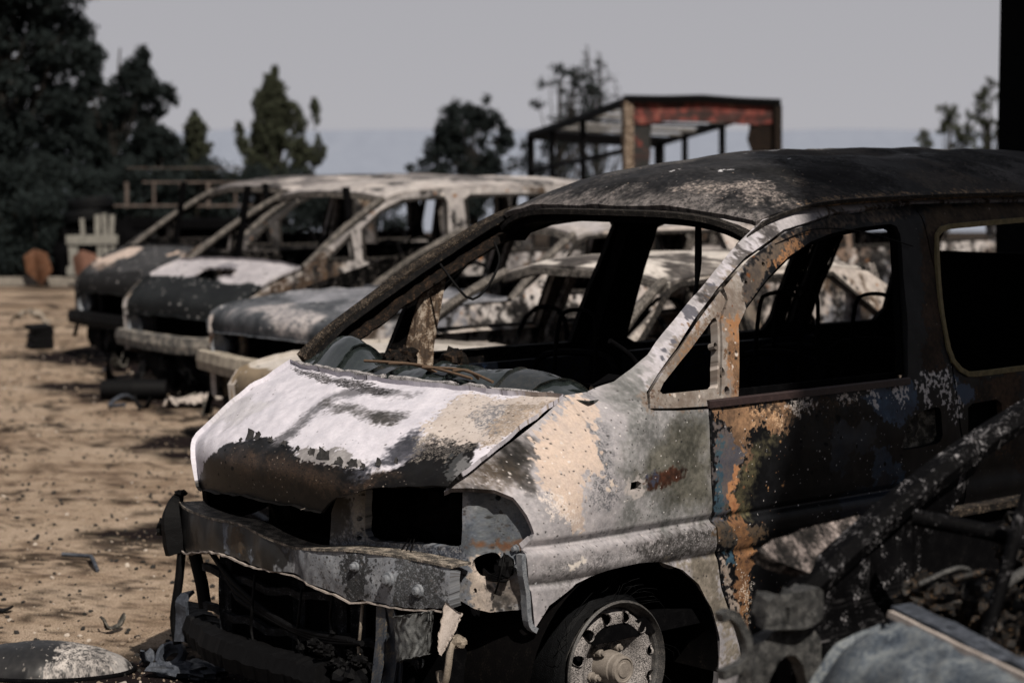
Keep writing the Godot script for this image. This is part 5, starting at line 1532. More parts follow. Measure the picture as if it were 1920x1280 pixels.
	for q in [[0.0, 1.0], [wb, 1.0], [0.0, -1.0], [wb, -1.0]]:
		st = new_st()
		var xf := Transform3D(Basis(Vector3(1, 0, 0), PI / 2.0 * q[1]), Vector3(q[0], .23, q[1] * (w - .06)))
		lathe(st, [Vector2(.23, -.15), Vector2(.235, -.02), Vector2(.2, .0), Vector2(.19, -.01), Vector2(.17, -.05), Vector2(.14, -.02), Vector2(.09, -.05), Vector2(.05, -.03), Vector2(.0, -.02)], xf, 22, .03)
		obj("wheel", st, M.wreck_wheel, v)
	return v

func build_others() -> void:
	var pale := [C(176, 166, 154), C(142, 134, 126)]
	var ashy := [[C(186, 180, 174), C(160, 154, 150)], [C(44, 43, 42), C(80, 78, 76)]]
	wreck({called = "burnt_van", shape = "van", label = "burnt grey van with a ragged hole in its black-edged bonnet", category = "van", at = Vector3(-2.04, 0, -16.3), turn = 42.0, seed = 3,
		side = [C(170, 160, 150), C(136, 128, 122)], side_blots = [[C(140, 116, 84), C(160, 140, 112)], [C(90, 86, 82), C(120, 114, 108)], [C(184, 176, 168), C(160, 152, 146)]],
		hood = [C(180, 174, 172), C(150, 146, 146)], roof = pale, roof_blots = [[C(62, 60, 58), C(98, 94, 90)], [C(188, 178, 166), C(166, 154, 142)]],
		hood_paint = [[[-.85, .38, -.55, .35, -.4, .40, -.2, .34, .1, .36, .3, .4, .5, .36, .85, .42, .85, .9, -.85, .9], {c1 = C(20, 23, 25), c2 = C(32, 35, 36), warp = .06, fine = .02, soft = .015, rough = .5}], [[-.1, .05, .2, .1, .15, .2, -.05, .18], {c1 = C(120, 118, 122), warp = .05, soft = .05, cov = .7}]],
		hood_holes = [[-.12, .25, .05, .20, .28, .21, .32, .30, .18, .38, -.08, .37]], bumper = M.bumper_pale, bumper_y = .40, lamps = [-1.0, 1.0]})
	wreck({called = "burnt_van", shape = "van", label = "farthest burnt van of the row, sooty bonnet with pale patches on one corner", category = "van", at = Vector3(-2.95, 0, -18.9), turn = 42.0, seed = 9,
		side = [C(96, 90, 84), C(52, 50, 48)], side_blots = [[C(150, 140, 130), C(170, 160, 150)], [C(128, 104, 76), C(104, 88, 68)], [C(44, 42, 40), C(70, 66, 62)]],
		hood = [C(40, 42, 44), C(66, 66, 66)], roof = [C(130, 122, 114), C(92, 88, 84)], roof_blots = [[C(178, 166, 154), C(156, 146, 136)], [C(52, 50, 48), C(80, 76, 72)]],
		hood_paint = [[[-.75, .1, -.4, .08, -.3, .25, -.42, .4, -.7, .42], {c1 = C(196, 178, 162), c2 = C(166, 152, 142), warp = .08, fine = .03, soft = .03, cov = .85}], [[-.8, .42, -.3, .4, -.35, .52, -.8, .55], {c1 = C(128, 110, 96), c2 = C(90, 82, 76), warp = .06, soft = .05, cov = .7}], [[.2, .1, .45, .12, .42, .2, .2, .18], {c1 = C(186, 166, 150), warp = .05, soft = .03}], [[-.85, .56, .85, .56, .85, .9, -.85, .9], {c1 = C(18, 19, 20), c2 = C(32, 32, 32), warp = .04, soft = .04}]],
		bumper = M.char, bumper_y = .36})
	wreck({called = "burnt_estate_car", shape = "wagon", label = "burnt estate car with blue-grey mottled bonnet and gutted grille, behind the near van's bonnet", category = "car", at = Vector3(-.9, 0, -13.11), turn = 38.0, seed = 14,
		side = [C(188, 172, 156), C(156, 144, 134)], side_blots = [[C(120, 122, 128), C(92, 96, 104)], [C(132, 108, 84), C(160, 138, 114)], [C(188, 178, 168), C(166, 156, 148)]],
		hood = [C(140, 141, 145), C(84, 88, 94)], roof = pale, roof_blots = ashy,
		hood_paint = [[[-.8, .75, -.3, .85, .2, .8, .8, .9, .8, 1.5, -.8, 1.5], {c1 = C(96, 98, 101), c2 = C(44, 48, 52), warp = .1, soft = .08, cov = .8}], [[-.6, 1.1, 0, 1.0, .5, 1.15, .4, 1.3, -.5, 1.3], {c1 = C(176, 170, 166), c2 = C(140, 136, 136), warp = .08, soft = .06, cov = .6}], [[-.1, .3, .5, .26, .52, .33, 0, .38], {c1 = C(48, 42, 36), c2 = C(96, 86, 70), warp = .04, fine = .03, soft = .01, cov = .8}], [[.2, .4, .7, .35, .7, .6, .3, .6], {c1 = C(190, 180, 168), c2 = C(160, 152, 146), warp = .08, soft = .04, cov = .6}]],
		bumper = M.bumper_cream, bumper_y = .52, dark_front = false})
	wreck({called = "burnt_hatchback", shape = "hatch", label = "burnt cream hatchback standing right behind the near van", category = "car", at = Vector3(-.41, 0, -10.04), turn = 42.0, seed = 22,
		side = [C(176, 162, 144), C(150, 138, 124)], side_blots = [[C(96, 82, 66), C(128, 112, 92)], [C(190, 176, 158), C(170, 156, 140)]],
		hood = [C(196, 184, 166), C(172, 160, 142)], roof = [C(200, 188, 170), C(176, 163, 145)], roof_blots = [[C(84, 78, 70), C(140, 130, 116)], [C(204, 192, 174), C(186, 174, 156)], [C(60, 56, 52), C(104, 96, 86)]],
		hood_paint = [[[-.85, .98, .85, .98, .85, 1.4, -.85, 1.4], {c1 = C(128, 114, 94), c2 = C(104, 94, 80), warp = .01, soft = .01}]], bumper = M.bumper_cream, bumper_y = .44, strip = false})
	wreck({called = "burnt_van", shape = "van", label = "rusty white van in the back row, seen through the near van's door window", category = "van", at = Vector3(2.0, 0, -18.6), turn = 42.0, seed = 44,
		side = [C(190, 180, 170), C(170, 160, 152)], side_blots = [[C(128, 98, 74), C(108, 90, 74)], [C(90, 92, 98), C(120, 120, 124)]],
		hood = [C(180, 168, 156), C(140, 128, 118)], roof = pale, roof_blots = ashy, bumper = M.char})
	black_car()
	shelter()
	yard_things()

# the stripped black car in the right foreground, cut off by the frame
func black_car() -> void:
	var v := thing("burnt_black_car", "stripped black burnt car in the foreground beside the near van's door", "car", Vector3(.91, 0, -3.74), 42.0)
	var st := new_st()
	var pl := smooth_line([Vector3(.20, .83, -.72), Vector3(.30, .895, -.71), Vector3(.62, 1.055, -.69), Vector3(.95, 1.19, -.65), Vector3(1.35, 1.30, -.60)], 30)
	sweep(st, pl, pv([-.025, -.03, .012, -.034, .028, -.008, .022, .022, -.006, .032, -.028, .014]), Vector3.BACK, [])
	obj("windscreen_pillar", st, M.black_flaked, v)
	st = new_st()
	var sail := func(x: float, y: float) -> Vector3: return Vector3(x, y, -.70 + .02 * NL.get_noise_2d(x * 90.0, y * 90.0) + .05 * maxf(0.0, y - .9))
	sheet(st, sail, ragged(pv([.20, .40, .20, .80, .30, .88, .62, 1.04, .86, 1.14, .80, 1.06, .72, .98, .66, .86, .62, .70, .60, .40]), .006, .08, 4), [], .05, .04)
	obj("pillar_foot", st, M.black_flaked, v)
	st = new_st()
	var wedge := func(x: float, y: float) -> Vector3: return Vector3(x, y, -.735 - (y - .93) * .9 + .008 * NL.get_noise_2d(x * 200.0, y * 200.0))
	sheet(st, wedge, ragged(pv([.15, .958, .22, .972, .32, .983, .42, .988, .52, .988, .47, .955, .41, .925, .32, .893, .27, .905, .22, .928]), .003, .05, 6), [], .02, .03)
	obj("hood_corner", st, M.black_ash, v)
	# inner wing with its arch, a box bracket and a bent arm
	st = new_st()
	sheet(st, func(x: float, y: float) -> Vector3: return Vector3(x, y, -.62 + .012 * NL.get_noise_2d(x * 120.0, y * 120.0)), pv([-0.03, 0.4, -0.03, 0.68, -0.02, 0.76, 0.002, 0.81, 0.04, 0.83, 0.104, 0.835, 0.156, 0.83, 0.188, 0.79, 0.194, 0.4, 0.172, 0.4, 0.168, 0.62, 0.159, 0.69, 0.136, 0.745, 0.111, 0.77, 0.082, 0.775, 0.053, 0.765, 0.028, 0.735, 0.012, 0.69, 0.002, 0.62, 0.002, 0.4]), [], .02, .04)
	obj("inner_wing", st, M.bracket_grey, v)
	st = new_st()
	sheet(st, func(x: float, y: float) -> Vector3: return Vector3(x, y, -.585 - 1.6 * pow(absf(x - .08), 2.0) + .006 * NL.get_noise_2d(x * 300.0, y * 300.0)), pv([-.01, .845, .0, .90, .02, .912, .15, .908, .17, .895, .17, .84, .10, .832]), [circle(.045, .868, .007, .018, 10)], .012, .045)
	obj("box_bracket", st, M.bracket_grey, v)
	st = new_st()
	sweep(st, smooth_line([Vector3(-.075, .868, -.66), Vector3(-.045, .872, -.66), Vector3(-.012, .84, -.66), Vector3(.0, .79, -.65), Vector3(-.02, .765, -.65), Vector3(-.08, .755, -.65)], 20), pv([-.010, -.010, .010, -.010, .010, .010, -.010, .010]), Vector3.BACK)
	obj("bent_arm", st, M.bracket_grey, v)
	# the cowl across the car, grey bare metal
	st = new_st()
	var cx := func(z: float) -> float: return .135 - .51 * (minf(z, .25) + .405)
	var cowl := func(z: float, a: float) -> Vector3:
		var t := (a - .06) * 7.0
		var sag := .05 * smoothstep(-.36, -.46, z)
		return Vector3(cx.call(z) - .15 * sin(t), .735 + .145 * cos(t) - sag + .012 * NL.get_noise_2d(z * 70.0, a * 260.0) + .006 * NL.get_noise_2d(z * 300.0, a * 900.0), z - .04 * sin(t))
	sheet(st, cowl, ragged(pv([-.43, .0, .9, .0, .9, .36, -.45, .36]), .005, .08, 5), [], .03, .02)
	obj("cowl_panel", st, M.cowl_grey, v)
	st = new_st()
	var ridge := []
	for k in 20:
		var z := lerpf(-.41, .85, k / 19.0)
		ridge.append(Vector3(cx.call(z) + .012, .886 + .005 * NL.get_noise_1d(k * 60.0), z))
	sweep(st, ridge, pv([-.008, -.008, .008, -.008, .005, .004, -.005, .004]), Vector3.UP)
	obj("cowl_ridge", st, M.pale_lip, v)
	st = new_st()
	ridge = []
	for k in 24:
		var z := lerpf(-.44, .85, k / 23.0)
		ridge.append(Vector3(cx.call(z) + .075 + .01 * NL.get_noise_1d(k * 90.0), .872 + .012 * NL.get_noise_1d(k * 60.0 + 30.0), z))
	sweep(st, ridge, pv([-.03, -.02, .03, -.02, .025, .012, -.02, .016]), Vector3.UP)
	obj("cowl_edge", st, M.steel_dark, v)
	# insides
	st = new_st()
	for k in 22:
		var a := k * 2.4
		lump(st, Vector3(.42 + .025 * k + .06 * sin(a), .86 + .10 * sin(a * 1.7), -.52 + .5 * fmod(k * .37, 1.0)), Vector3(.06, .05, .06) * (1.0 + .4 * sin(a)), .45, 14, k)
	obj("charred_interior", st, M.char_gold, v)
	st = new_st()
	tube(st, smooth_line([Vector3(.40, 1.03, -.55), Vector3(.50, 1.0, -.40), Vector3(.60, .95, -.25), Vector3(.66, .92, -.1)], 16), .018, 8)
	obj("dash_tube", st, M.black_flaked, v)
	for k in 6:
		st = new_st()
		var zz := -.5 + k * .07
		tube(st, smooth_line([Vector3(.36 + .02 * k, .90 + .02 * sin(k * 2.0), zz), Vector3(.44 + .03 * k, .93 - .03 * sin(k * 3.0), zz + .04), Vector3(.52 + .03 * k, .86 + .03 * cos(k * 2.0), zz + .02), Vector3(.5 + .04 * k, .78, zz + .06)], 14), .006 + .003 * (k % 3), 6)
		obj("melted_pipe", st, M.char_gold if k % 2 else M.bracket_grey, v)
	st = new_st()
	tube(st, [Vector3(.29, .78, -.30), Vector3(.36, .92, -.30), Vector3(.46, 1.10, -.31)], .014, 6)
	obj("steering_shaft", st, M.black_flaked, v)
	st = new_st()
	box(st, Vector3(1.3, .30, 0), Vector3(3.2, .06, 1.4))
	obj("floor_pan", st, M.soot, v)
	st = new_st()
	sheet(st, func(x: float, y: float) -> Vector3: return Vector3(x, y, -.74), pv([.66, .3, 2.4, .3, 2.4, .96, .72, .96]), [], .2, .05)
	obj("door", st, M.soot, v)
	st = new_st()
	sweep(st, [Vector3(.72, .975, -.73), Vector3(1.2, .975, -.73), Vector3(2.2, .97, -.73)], pv([-.02, -.008, .02, -.008, .02, .008, -.02, .008]), Vector3.UP)
	obj("door_sill", st, M.pillar_rust, v)
	make_wheel(v, Vector3(.12, .25, -.70), false)

# burnt frame of a box body on the far side of the yard
func shelter() -> void:
	var v := thing("box_body_frame", "rust-red burnt box frame with bare roof rails above the near van's roof", "truck body", Vector3(3.0, 0, -27.5), 0.0)
	var beam := func(called: String, a: Vector3, b: Vector3, s: float, m: Material, k := 1.0) -> void:
		var st := new_st()
		sweep(st, [a, a.lerp(b, .5) + Vector3(.01, -.01, 0), b], pv([-s, -s * k, s, -s * k, s, s * k, -s, s * k]), Vector3(.1, .9, .3).normalized())
		obj(called, st, m, v)
	# portal (front), in metres from its middle; the body runs back and to the left and sags
	var A := Vector3(-1.52, 2.50, 0)
	var B := Vector3(.36, 2.44, .3)
	var D := Vector3(-2.72, 2.12, -5.0)
	var E := Vector3(-.75, 2.0, -5.2)
	var flat := func(p: Vector3) -> Vector3: return Vector3(p.x, .3, p.z)
	var st := new_st()
	sheet(st, func(u: float, y: float) -> Vector3: return A.lerp(B, u) * Vector3(1, 0, 1) + Vector3(0, y + .03 * sin(u * PI), .015 * NL.get_noise_2d(u * 200.0, y * 90.0)), ragged(pv([0, 2.22, 0, 2.50, .5, 2.52, 1, 2.46, 1, 2.2, .85, 2.18, .5, 2.2, .3, 2.22, .16, 2.2]), .012, .1, 2), [], .08, .06)
	obj("portal_beam", st, M.red_rust, v)
	beam.call("top_rail", A + Vector3(-.05, .03, .03), A.lerp(B, .5) + Vector3(0, .06, .03), .04, M.char, 1.0)
	beam.call("top_rail", A.lerp(B, .5) + Vector3(0, .06, .03), B + Vector3(.05, .03, .03), .04, M.char, 1.0)
	beam.call("corner_post", A, flat.call(A), .06, M.post)
	beam.call("corner_post", B, flat.call(B), .05, M.char_rust)
	st = new_st()
	sheet(st, func(u: float, y: float) -> Vector3: return A.lerp(B, u) * Vector3(1, 0, 1) + Vector3(0, y, -.02), ragged(pv([.03, .3, .15, .3, .16, 2.3, .03, 2.35]), .02, .15, 3), [], .1, .05)
	obj("side_panel", st, M.char_red, v)
	st = new_st()
	sheet(st, func(u: float, y: float) -> Vector3: return A.lerp(B, u) * Vector3(1, 0, 1) + Vector3(0, y, -.02), ragged(pv([.82, .3, .98, .3, .98, 2.3, .82, 2.3]), .02, .15, 4), [], .1, .05)
	obj("side_panel", st, M.char_rust, v)
	beam.call("roof_rail", A, D, .045, M.char)
	beam.call("roof_rail", B, E, .045, M.char)
	beam.call("end_rail", D, E, .06, M.char)
	beam.call("end_post", D, flat.call(D), .05, M.char)
	beam.call("end_post", E, flat.call(E), .06, M.char)
	for k in [.42, .75]:
		beam.call("side_post", A.lerp(D, k), flat.call(A.lerp(D, k)), .035, M.char)
		beam.call("side_post", B.lerp(E, k), flat.call(B.lerp(E, k)), .035, M.char)
	for h in [.75, .55]:
		beam.call("side_rail", A * Vector3(1, h, 1), D * Vector3(1, h, 1), .03, M.char)
		beam.call("side_rail", B * Vector3(1, h, 1), E * Vector3(1, h, 1), .03, M.char)
	for k in 7: beam.call("roof_bow", A.lerp(D, (k + 1) / 8.0), B.lerp(E, (k + 1) / 8.0), .03 if k % 2 else .05, M.bow_grey if k % 3 else M.char, .4)

func shard(st: SurfaceTool, f: Callable, poly: PackedVector2Array, t := .004) -> void:
	sheet(st, f, poly, [], .05, t)

func yard_things() -> void:
	# slatted pallet stood on edge against scrap, with tyres behind it
	var v := thing("slatted_crate", "pale grey slatted crate standing by the bushes", "crate", Vector3(-5.95, 0, -30.2), 8.0)
	var st := new_st()
	for q in [[-.05, .18, .62, .12], [.0, .62, .72, .13]]:
		st = new_st()
		box(st, Vector3(q[0], q[1], 0), Vector3(q[2], q[3], .06))
		obj("cross_board", st, M.crate, v)
	for q in [[-.26, .40, .13, .34], [.10, .42, .07, .32], [.19, .42, .07, .32], [.28, .42, .07, .32], [-.13, .80, .06, .24], [.08, .82, .08, .3], [.18, .83, .07, .32], [.28, .82, .07, .3], [.0, .08, .5, .1]]:
		st = new_st()
		box(st, Vector3(q[0], q[1], -.02), Vector3(q[2], q[3], .04), Basis(Vector3(0, 0, 1), .06 * sin(q[0] * 40.0)))
		obj("slat", st, M.crate, v)
	for q in [[-6.25, .92, -31.4, "burnt tyre lying on top of the scrap behind the crate"], [-6.2, 1.1, -31.45, "topmost tyre on the scrap behind the crate"]]:
		st = new_st()
		lathe(st, [Vector2(.18, -.09), Vector2(.3, -.1), Vector2(.34, -.05), Vector2(.34, .05), Vector2(.3, .1), Vector2(.18, .09), Vector2(.18, -.09)], Transform3D(Basis(Vector3(0, 0, 1), .12), Vector3.ZERO), 24, .03)
		var t := obj("tyre", st, M.tyre, self)
		t.position = Vector3(q[0], q[1], q[2])
		tag(t, q[3], "tyre", "tyres by the bushes")
	st = new_st()
	for k in 10: lump(st, Vector3(-6.1 + .35 * sin(k * 2.1), .35 + .12 * cos(k * 1.7), -31.5 + .2 * cos(k * 3.3)), Vector3(.3, .4, .3), .5, 8, k)
	tag(obj("scrap_heap", st, M.soot, self), "charred scrap heap under the tyres at the bushes", "scrap")
	for q in [[-6.55, -29.6, .40, C(0, 0, 0), "rust-orange sheet of iron leaning by the white beam", .5], [-5.85, -29.3, .46, C(0, 0, 0), "rust-pink sheet of iron leaning against the slatted crate", -.3]]:
		st = new_st()
		var h: float = q[2]
		var tw: float = q[5]
		sheet(st, func(x: float, y: float) -> Vector3: return Vector3(x, y, .3 * y + .03 * sin(x * 9.0 + y * 4.0) + 1.2 * absf(x + .03) * tw), pv([.02, 0, .20, .22, .14, .46, -.04, .52, -.18, .42, -.17, .20]), [], .05, .012)
		var o := obj("iron_sheet", st, M.rust_sheet if tw > 0.0 else M.rust_pink, self)
		o.position = Vector3(q[0], .0, q[1])
		tag(o, q[4], "sheet metal")
	for q in [[-6.75, -29.7, .9, .1, "short pale beam lying beside the rust-orange sheet"], [-6.05, -29.6, .9, -.1, "long pale board lying in front of the slatted crate"]]:
		st = new_st()
		box(st, Vector3.ZERO, Vector3(q[2], .12, .1), Basis(Vector3(0, 1, 0), q[3]), .01)
		var o := obj("board", st, M.pale_wood, self)
		o.position = Vector3(q[0], .06, q[1])
		tag(o, q[4], "board")
	# flatbed with bare stake sides behind the farthest van
	v = thing("stake_truck", "burnt flatbed with bare stake sides under the trees", "truck", Vector3(-5.35, 0, -33.0), 0.0)
	for q in [[-.2, 1.40, 1.5, .025], [-.35, 1.04, 2.2, .03], [-.3, 1.62, 1.8, .012]]:
		st = new_st()
		box(st, Vector3(q[0] + .6, q[1], .0), Vector3(q[2], q[3], .05))
		obj("side_rail", st, M.stake, v)
	for k in 5:
		st = new_st()
		box(st, Vector3(-.6 + k * .42, 1.2, .0), Vector3(.03 if k % 3 else .05, .40, .04))
		obj("stake", st, M.stake, v)
	st = new_st()
	box(st, Vector3(.3, .75, -.8), Vector3(2.8, .12, 1.7))
	box(st, Vector3(.3, .45, -.8), Vector3(2.2, .4, 1.2))
	obj("flatbed", st, M.soot, v)
	for k in [-.5, 1.1]:
		st = new_st()
		lathe(st, [Vector2(.0, .0), Vector2(.3, .0), Vector2(.4, -.05), Vector2(.4, -.2), Vector2(.3, -.25)], Transform3D(Basis(Vector3(1, 0, 0), PI / 2.0), Vector3(k, .4, .02)), 20, .03)
		obj("wheel", st, M.tyre, v)
	# things lying about in the yard
	v = thing("fallen_panel", "domed sooty body panel with white flakes lying at the frame's lower edge", "car panel", Vector3(-1.62, 0, -7.28), 0.0)
	st = new_st()
	var dome := func(x: float, z: float) -> Vector3:
		var r := Vector2(x / .30, z / .17).length()
		return Vector3(x, .012 + .095 * pow(maxf(0.0, 1.0 - r * r), .6) * (1.0 - .25 * x) + .004 * NL.get_noise_2d(x * 200.0, z * 200.0), z)
	var dc := canvas(-.4, -.3, .4, .3, 300.0, C(22, 22, 22), C(38, 37, 36), .45, 8)
	patch(dc, pv([.0, -.2, .3, -.2, .3, .2, .02, .2, .06, 0]), {c1 = C(176, 170, 162), c2 = C(110, 106, 102), warp = .04, fine = .03, soft = .01, cov = .58, h = 20})
	patch(dc, pv([.22, -.12, .3, -.05, .3, .1, .24, .1]), {c1 = C(120, 118, 114), c2 = C(150, 146, 142), warp = .02, soft = .02})
	specks(dc, pv([-.35, -.2, .35, -.2, .35, .2, -.35, .2]), 300, .001, .004, [C(170, 164, 156), C(110, 104, 98)], .9, 14, 61)
	sheet(st, dome, circle(0, 0, .305, .172, 40), [], .02, .014, dc, -1.0)
	obj("panel_skin", st, canvas_mat(dc, .1, .45), v)
	st = new_st()
	var rimp := []
	for q in circle(0, 0, .308, .174, 41): rimp.append(Vector3(q.x, .010, q.y))
	rimp.append(rimp[0])
	tube(st, rimp, .009, 6)
	obj("rolled_edge", st, M.soot, v)
	var bits := [
		[Vector3(-2.05, .0, -8.25), "curved_scrap", "curled black strip of rubber on the bare dirt", "scrap"],
		[Vector3(-3.78, .0, -14.4), "stone", "dark stone lying alone on the pale dirt", "stone"],
		[Vector3(-4.42, .0, -19.9), "burnt_block", "charred square block on the dirt before the farthest van", "block"],
		[Vector3(-5.05, .0, -22.2), "scrap_piece", "small pale crumpled scrap beyond the charred block", "scrap"],
		[Vector3(-2.78, .0, -15.6), "burnt_log", "charred roll lying in the ash before the holed-bonnet van", "scrap"],
		[Vector3(-2.35, .0, -15.1), "white_scrap", "white-edged scrap of body metal below the holed-bonnet van", "scrap"],
	]
	for b in bits:
		st = new_st()
		var m: Material = M.char
		match b[1]:
			"curved_scrap":
				sheet(st, func(x: float, z: float) -> Vector3: return Vector3(x, .012 + 1.6 * x * x + .5 * z * z + .003 * sin(x * 90.0), z), ragged(pv([-.09, -.015, 0, -.03, .09, -.02, .08, .02, 0, .03, -.08, .02]), .004, .03, 1), [], .02, .008, null, -1.0)
			"stone": lump(st, Vector3(.02, .05, 0), Vector3(.06, .055, .05), .4, 10, 2.0); lump(st, Vector3(-.05, .025, 0), Vector3(.07, .025, .05), .5, 8, 3.0)
			"burnt_block":
				for k in 5: box(st, Vector3(.02 * sin(k * 3.0), .03 + k * .042, .02 * cos(k * 5.0)), Vector3(.22 - .02 * (k % 2), .045, .2), Basis(Vector3(.1, 1, 0).normalized(), .5 + .12 * sin(k * 2.0)), .012)
			"scrap_piece":
				sheet(st, func(x: float, z: float) -> Vector3: return Vector3(x, .08 + .08 * NL.get_noise_2d(x * 300.0, z * 300.0) + .1 * cos(x * 9.0), z), ragged(pv([-.2, -.1, .2, -.12, .25, .1, -.18, .1]), .02, .06, 2), [], .03, .01, null, -1.0)
				m = M.hook
			"burnt_log": lathe(st, [Vector2(0, -.24), Vector2(.07, -.24), Vector2(.085, 0), Vector2(.07, .24), Vector2(0, .24)], Transform3D(Basis(Vector3(0, 0, 1), PI / 2.0), Vector3(0, .08, 0)), 18, .3)
			"white_scrap":
				sheet(st, func(x: float, z: float) -> Vector3: return Vector3(x, .06 + .1 * x + .06 * NL.get_noise_2d(x * 200.0, z * 200.0), z), ragged(pv([-.1, -.1, .25, -.12, .3, .1, -.12, .1]), .015, .06, 7), [], .03, .01, null, -1.0)
				m = M.pale_lip
		var o := obj(b[1], st, m, self)
		o.position = b[0]
		tag(o, b[2], b[3])
	var sg := RandomNumberGenerator.new()
	sg.seed = 123
	for q in [[-2.75, -15.2], [-2.5, -15.5], [-2.3, -15.8], [-2.9, -15.9], [-2.1, -14.6], [-1.9, -14.1], [-3.3, -17.8], [-3.5, -18.3], [-3.2, -17.2], [-1.75, -12.6], [-1.6, -12.2], [-2.6, -14.9], [-1.25, -9.9], [-1.45, -10.4], [-1.15, -7.6], [-1.28, -7.35], [-3.0, -12.0], [-1.9, -9.2], [-1.5, -7.9]]:
		st = new_st()
		var r := sg.randf_range(.04, .13) if q[1] < -9.0 else .03
		var ph := sg.randf() * 6.0
		if sg.randf() < .6:
			sheet(st, func(x: float, z: float) -> Vector3: return Vector3(x, r * (.35 + .5 * NL.get_noise_2d(x * 400.0 + ph * 30.0, z * 400.0)) + .8 * x * x / r, z), ragged(circle(0, 0, r * 1.5, r * .7, 9), r * .2, r * .5, int(ph * 100)), [], r * .3, .008, null, -1.0)
		else: tube(st, smooth_line([Vector3(-r * 2.5, .01, 0), Vector3(-r, r * .5, r * .4), Vector3(r, .02, r), Vector3(r * 2.0, r * .3, 0)], 9), r * .12, 5)
		var o := obj("charred_scrap", st, [M.char, M.steel_dark, M.ash_dark][sg.randi() % 3], self)
		o.position = Vector3(q[0], .005, q[1])
		o.rotation.y = sg.randf() * TAU
		tag(o, "small charred scrap lying in the ash beside the burnt vehicles", "scrap", "charred scraps on the ground")
	# slag and melted aluminium under the near van's bumper
	st = new_st()
	lathe(st, [Vector2(.03, .0), Vector2(.05, .01), Vector2(.058, .03), Vector2(.05, .045), Vector2(.036, .05), Vector2(.03, .03)], Transform3D(Basis(Vector3(1, 0, .3).normalized(), .8), Vector3(-1.17, .05, -7.25)), 20, .1)
	lump(st, Vector3(-1.10, .03, -7.2), Vector3(.13, .03, .06), .6, 10, 1.0)
	tag(obj("slag_piece", st, M.steel_dark, self), "grey ring-shaped lump of slag on the ash under the near van's bumper", "slag")
	st = new_st()
	sheet(st, func(x: float, z: float) -> Vector3: return Vector3(-1.33 + x, .012 + .008 * sin(x * 60.0), -7.05 + z), ragged(pv([-.03, -.02, .03, -.025, .035, .02, -.02, .03]), .008, .02, 4), [], .012, .006, null, -1.0)
	tag(obj("ash_flake", st, M.pale_lip, self), "pale flake of ash beside the slag lump", "scrap")

# ---------------------------------------------------------------- the setting
func ground_y(x: float, z: float) -> float:
	var y := .014 * NL.get_noise_2d(x * 12.0, z * 12.0) + .002 * NL.get_noise_2d(x * 110.0, z * 110.0)
	if z > -5.0: y -= 0.0
	var far := maxf(0.0, -z - 36.0)
	return y - .012 * far * far * smoothstep(0.0, 30.0, far) * .05 - smoothstep(40.0, 300.0, far) * 60.0

func soot_near(p: Vector2) -> float:
	# ash and soot that burning cars left on the ground round them
	var s := 0.0
	for q in [[-.2134, -6.879, 42.0, 3.4, .95], [-.41, -10.04, 42.0, 3.0, .9], [-.9, -13.11, 38.0, 3.5, .95], [-2.04, -16.3, 42.0, 3.5, 1.1], [-2.95, -18.9, 42.0, 3.5, 1.1]]:
		var t := deg_to_rad(q[2])
		var d := p - Vector2(q[0], q[1])
		var lx := d.x * cos(t) - d.y * sin(t)
		var lz := d.x * sin(t) + d.y * cos(t)
		var o := Vector2(maxf(maxf(-.85 - lx, lx - q[3]), 0.0), maxf(absf(lz) - q[4], 0.0)).length()
		s = maxf(s, 1.0 - o / .55)
	return s

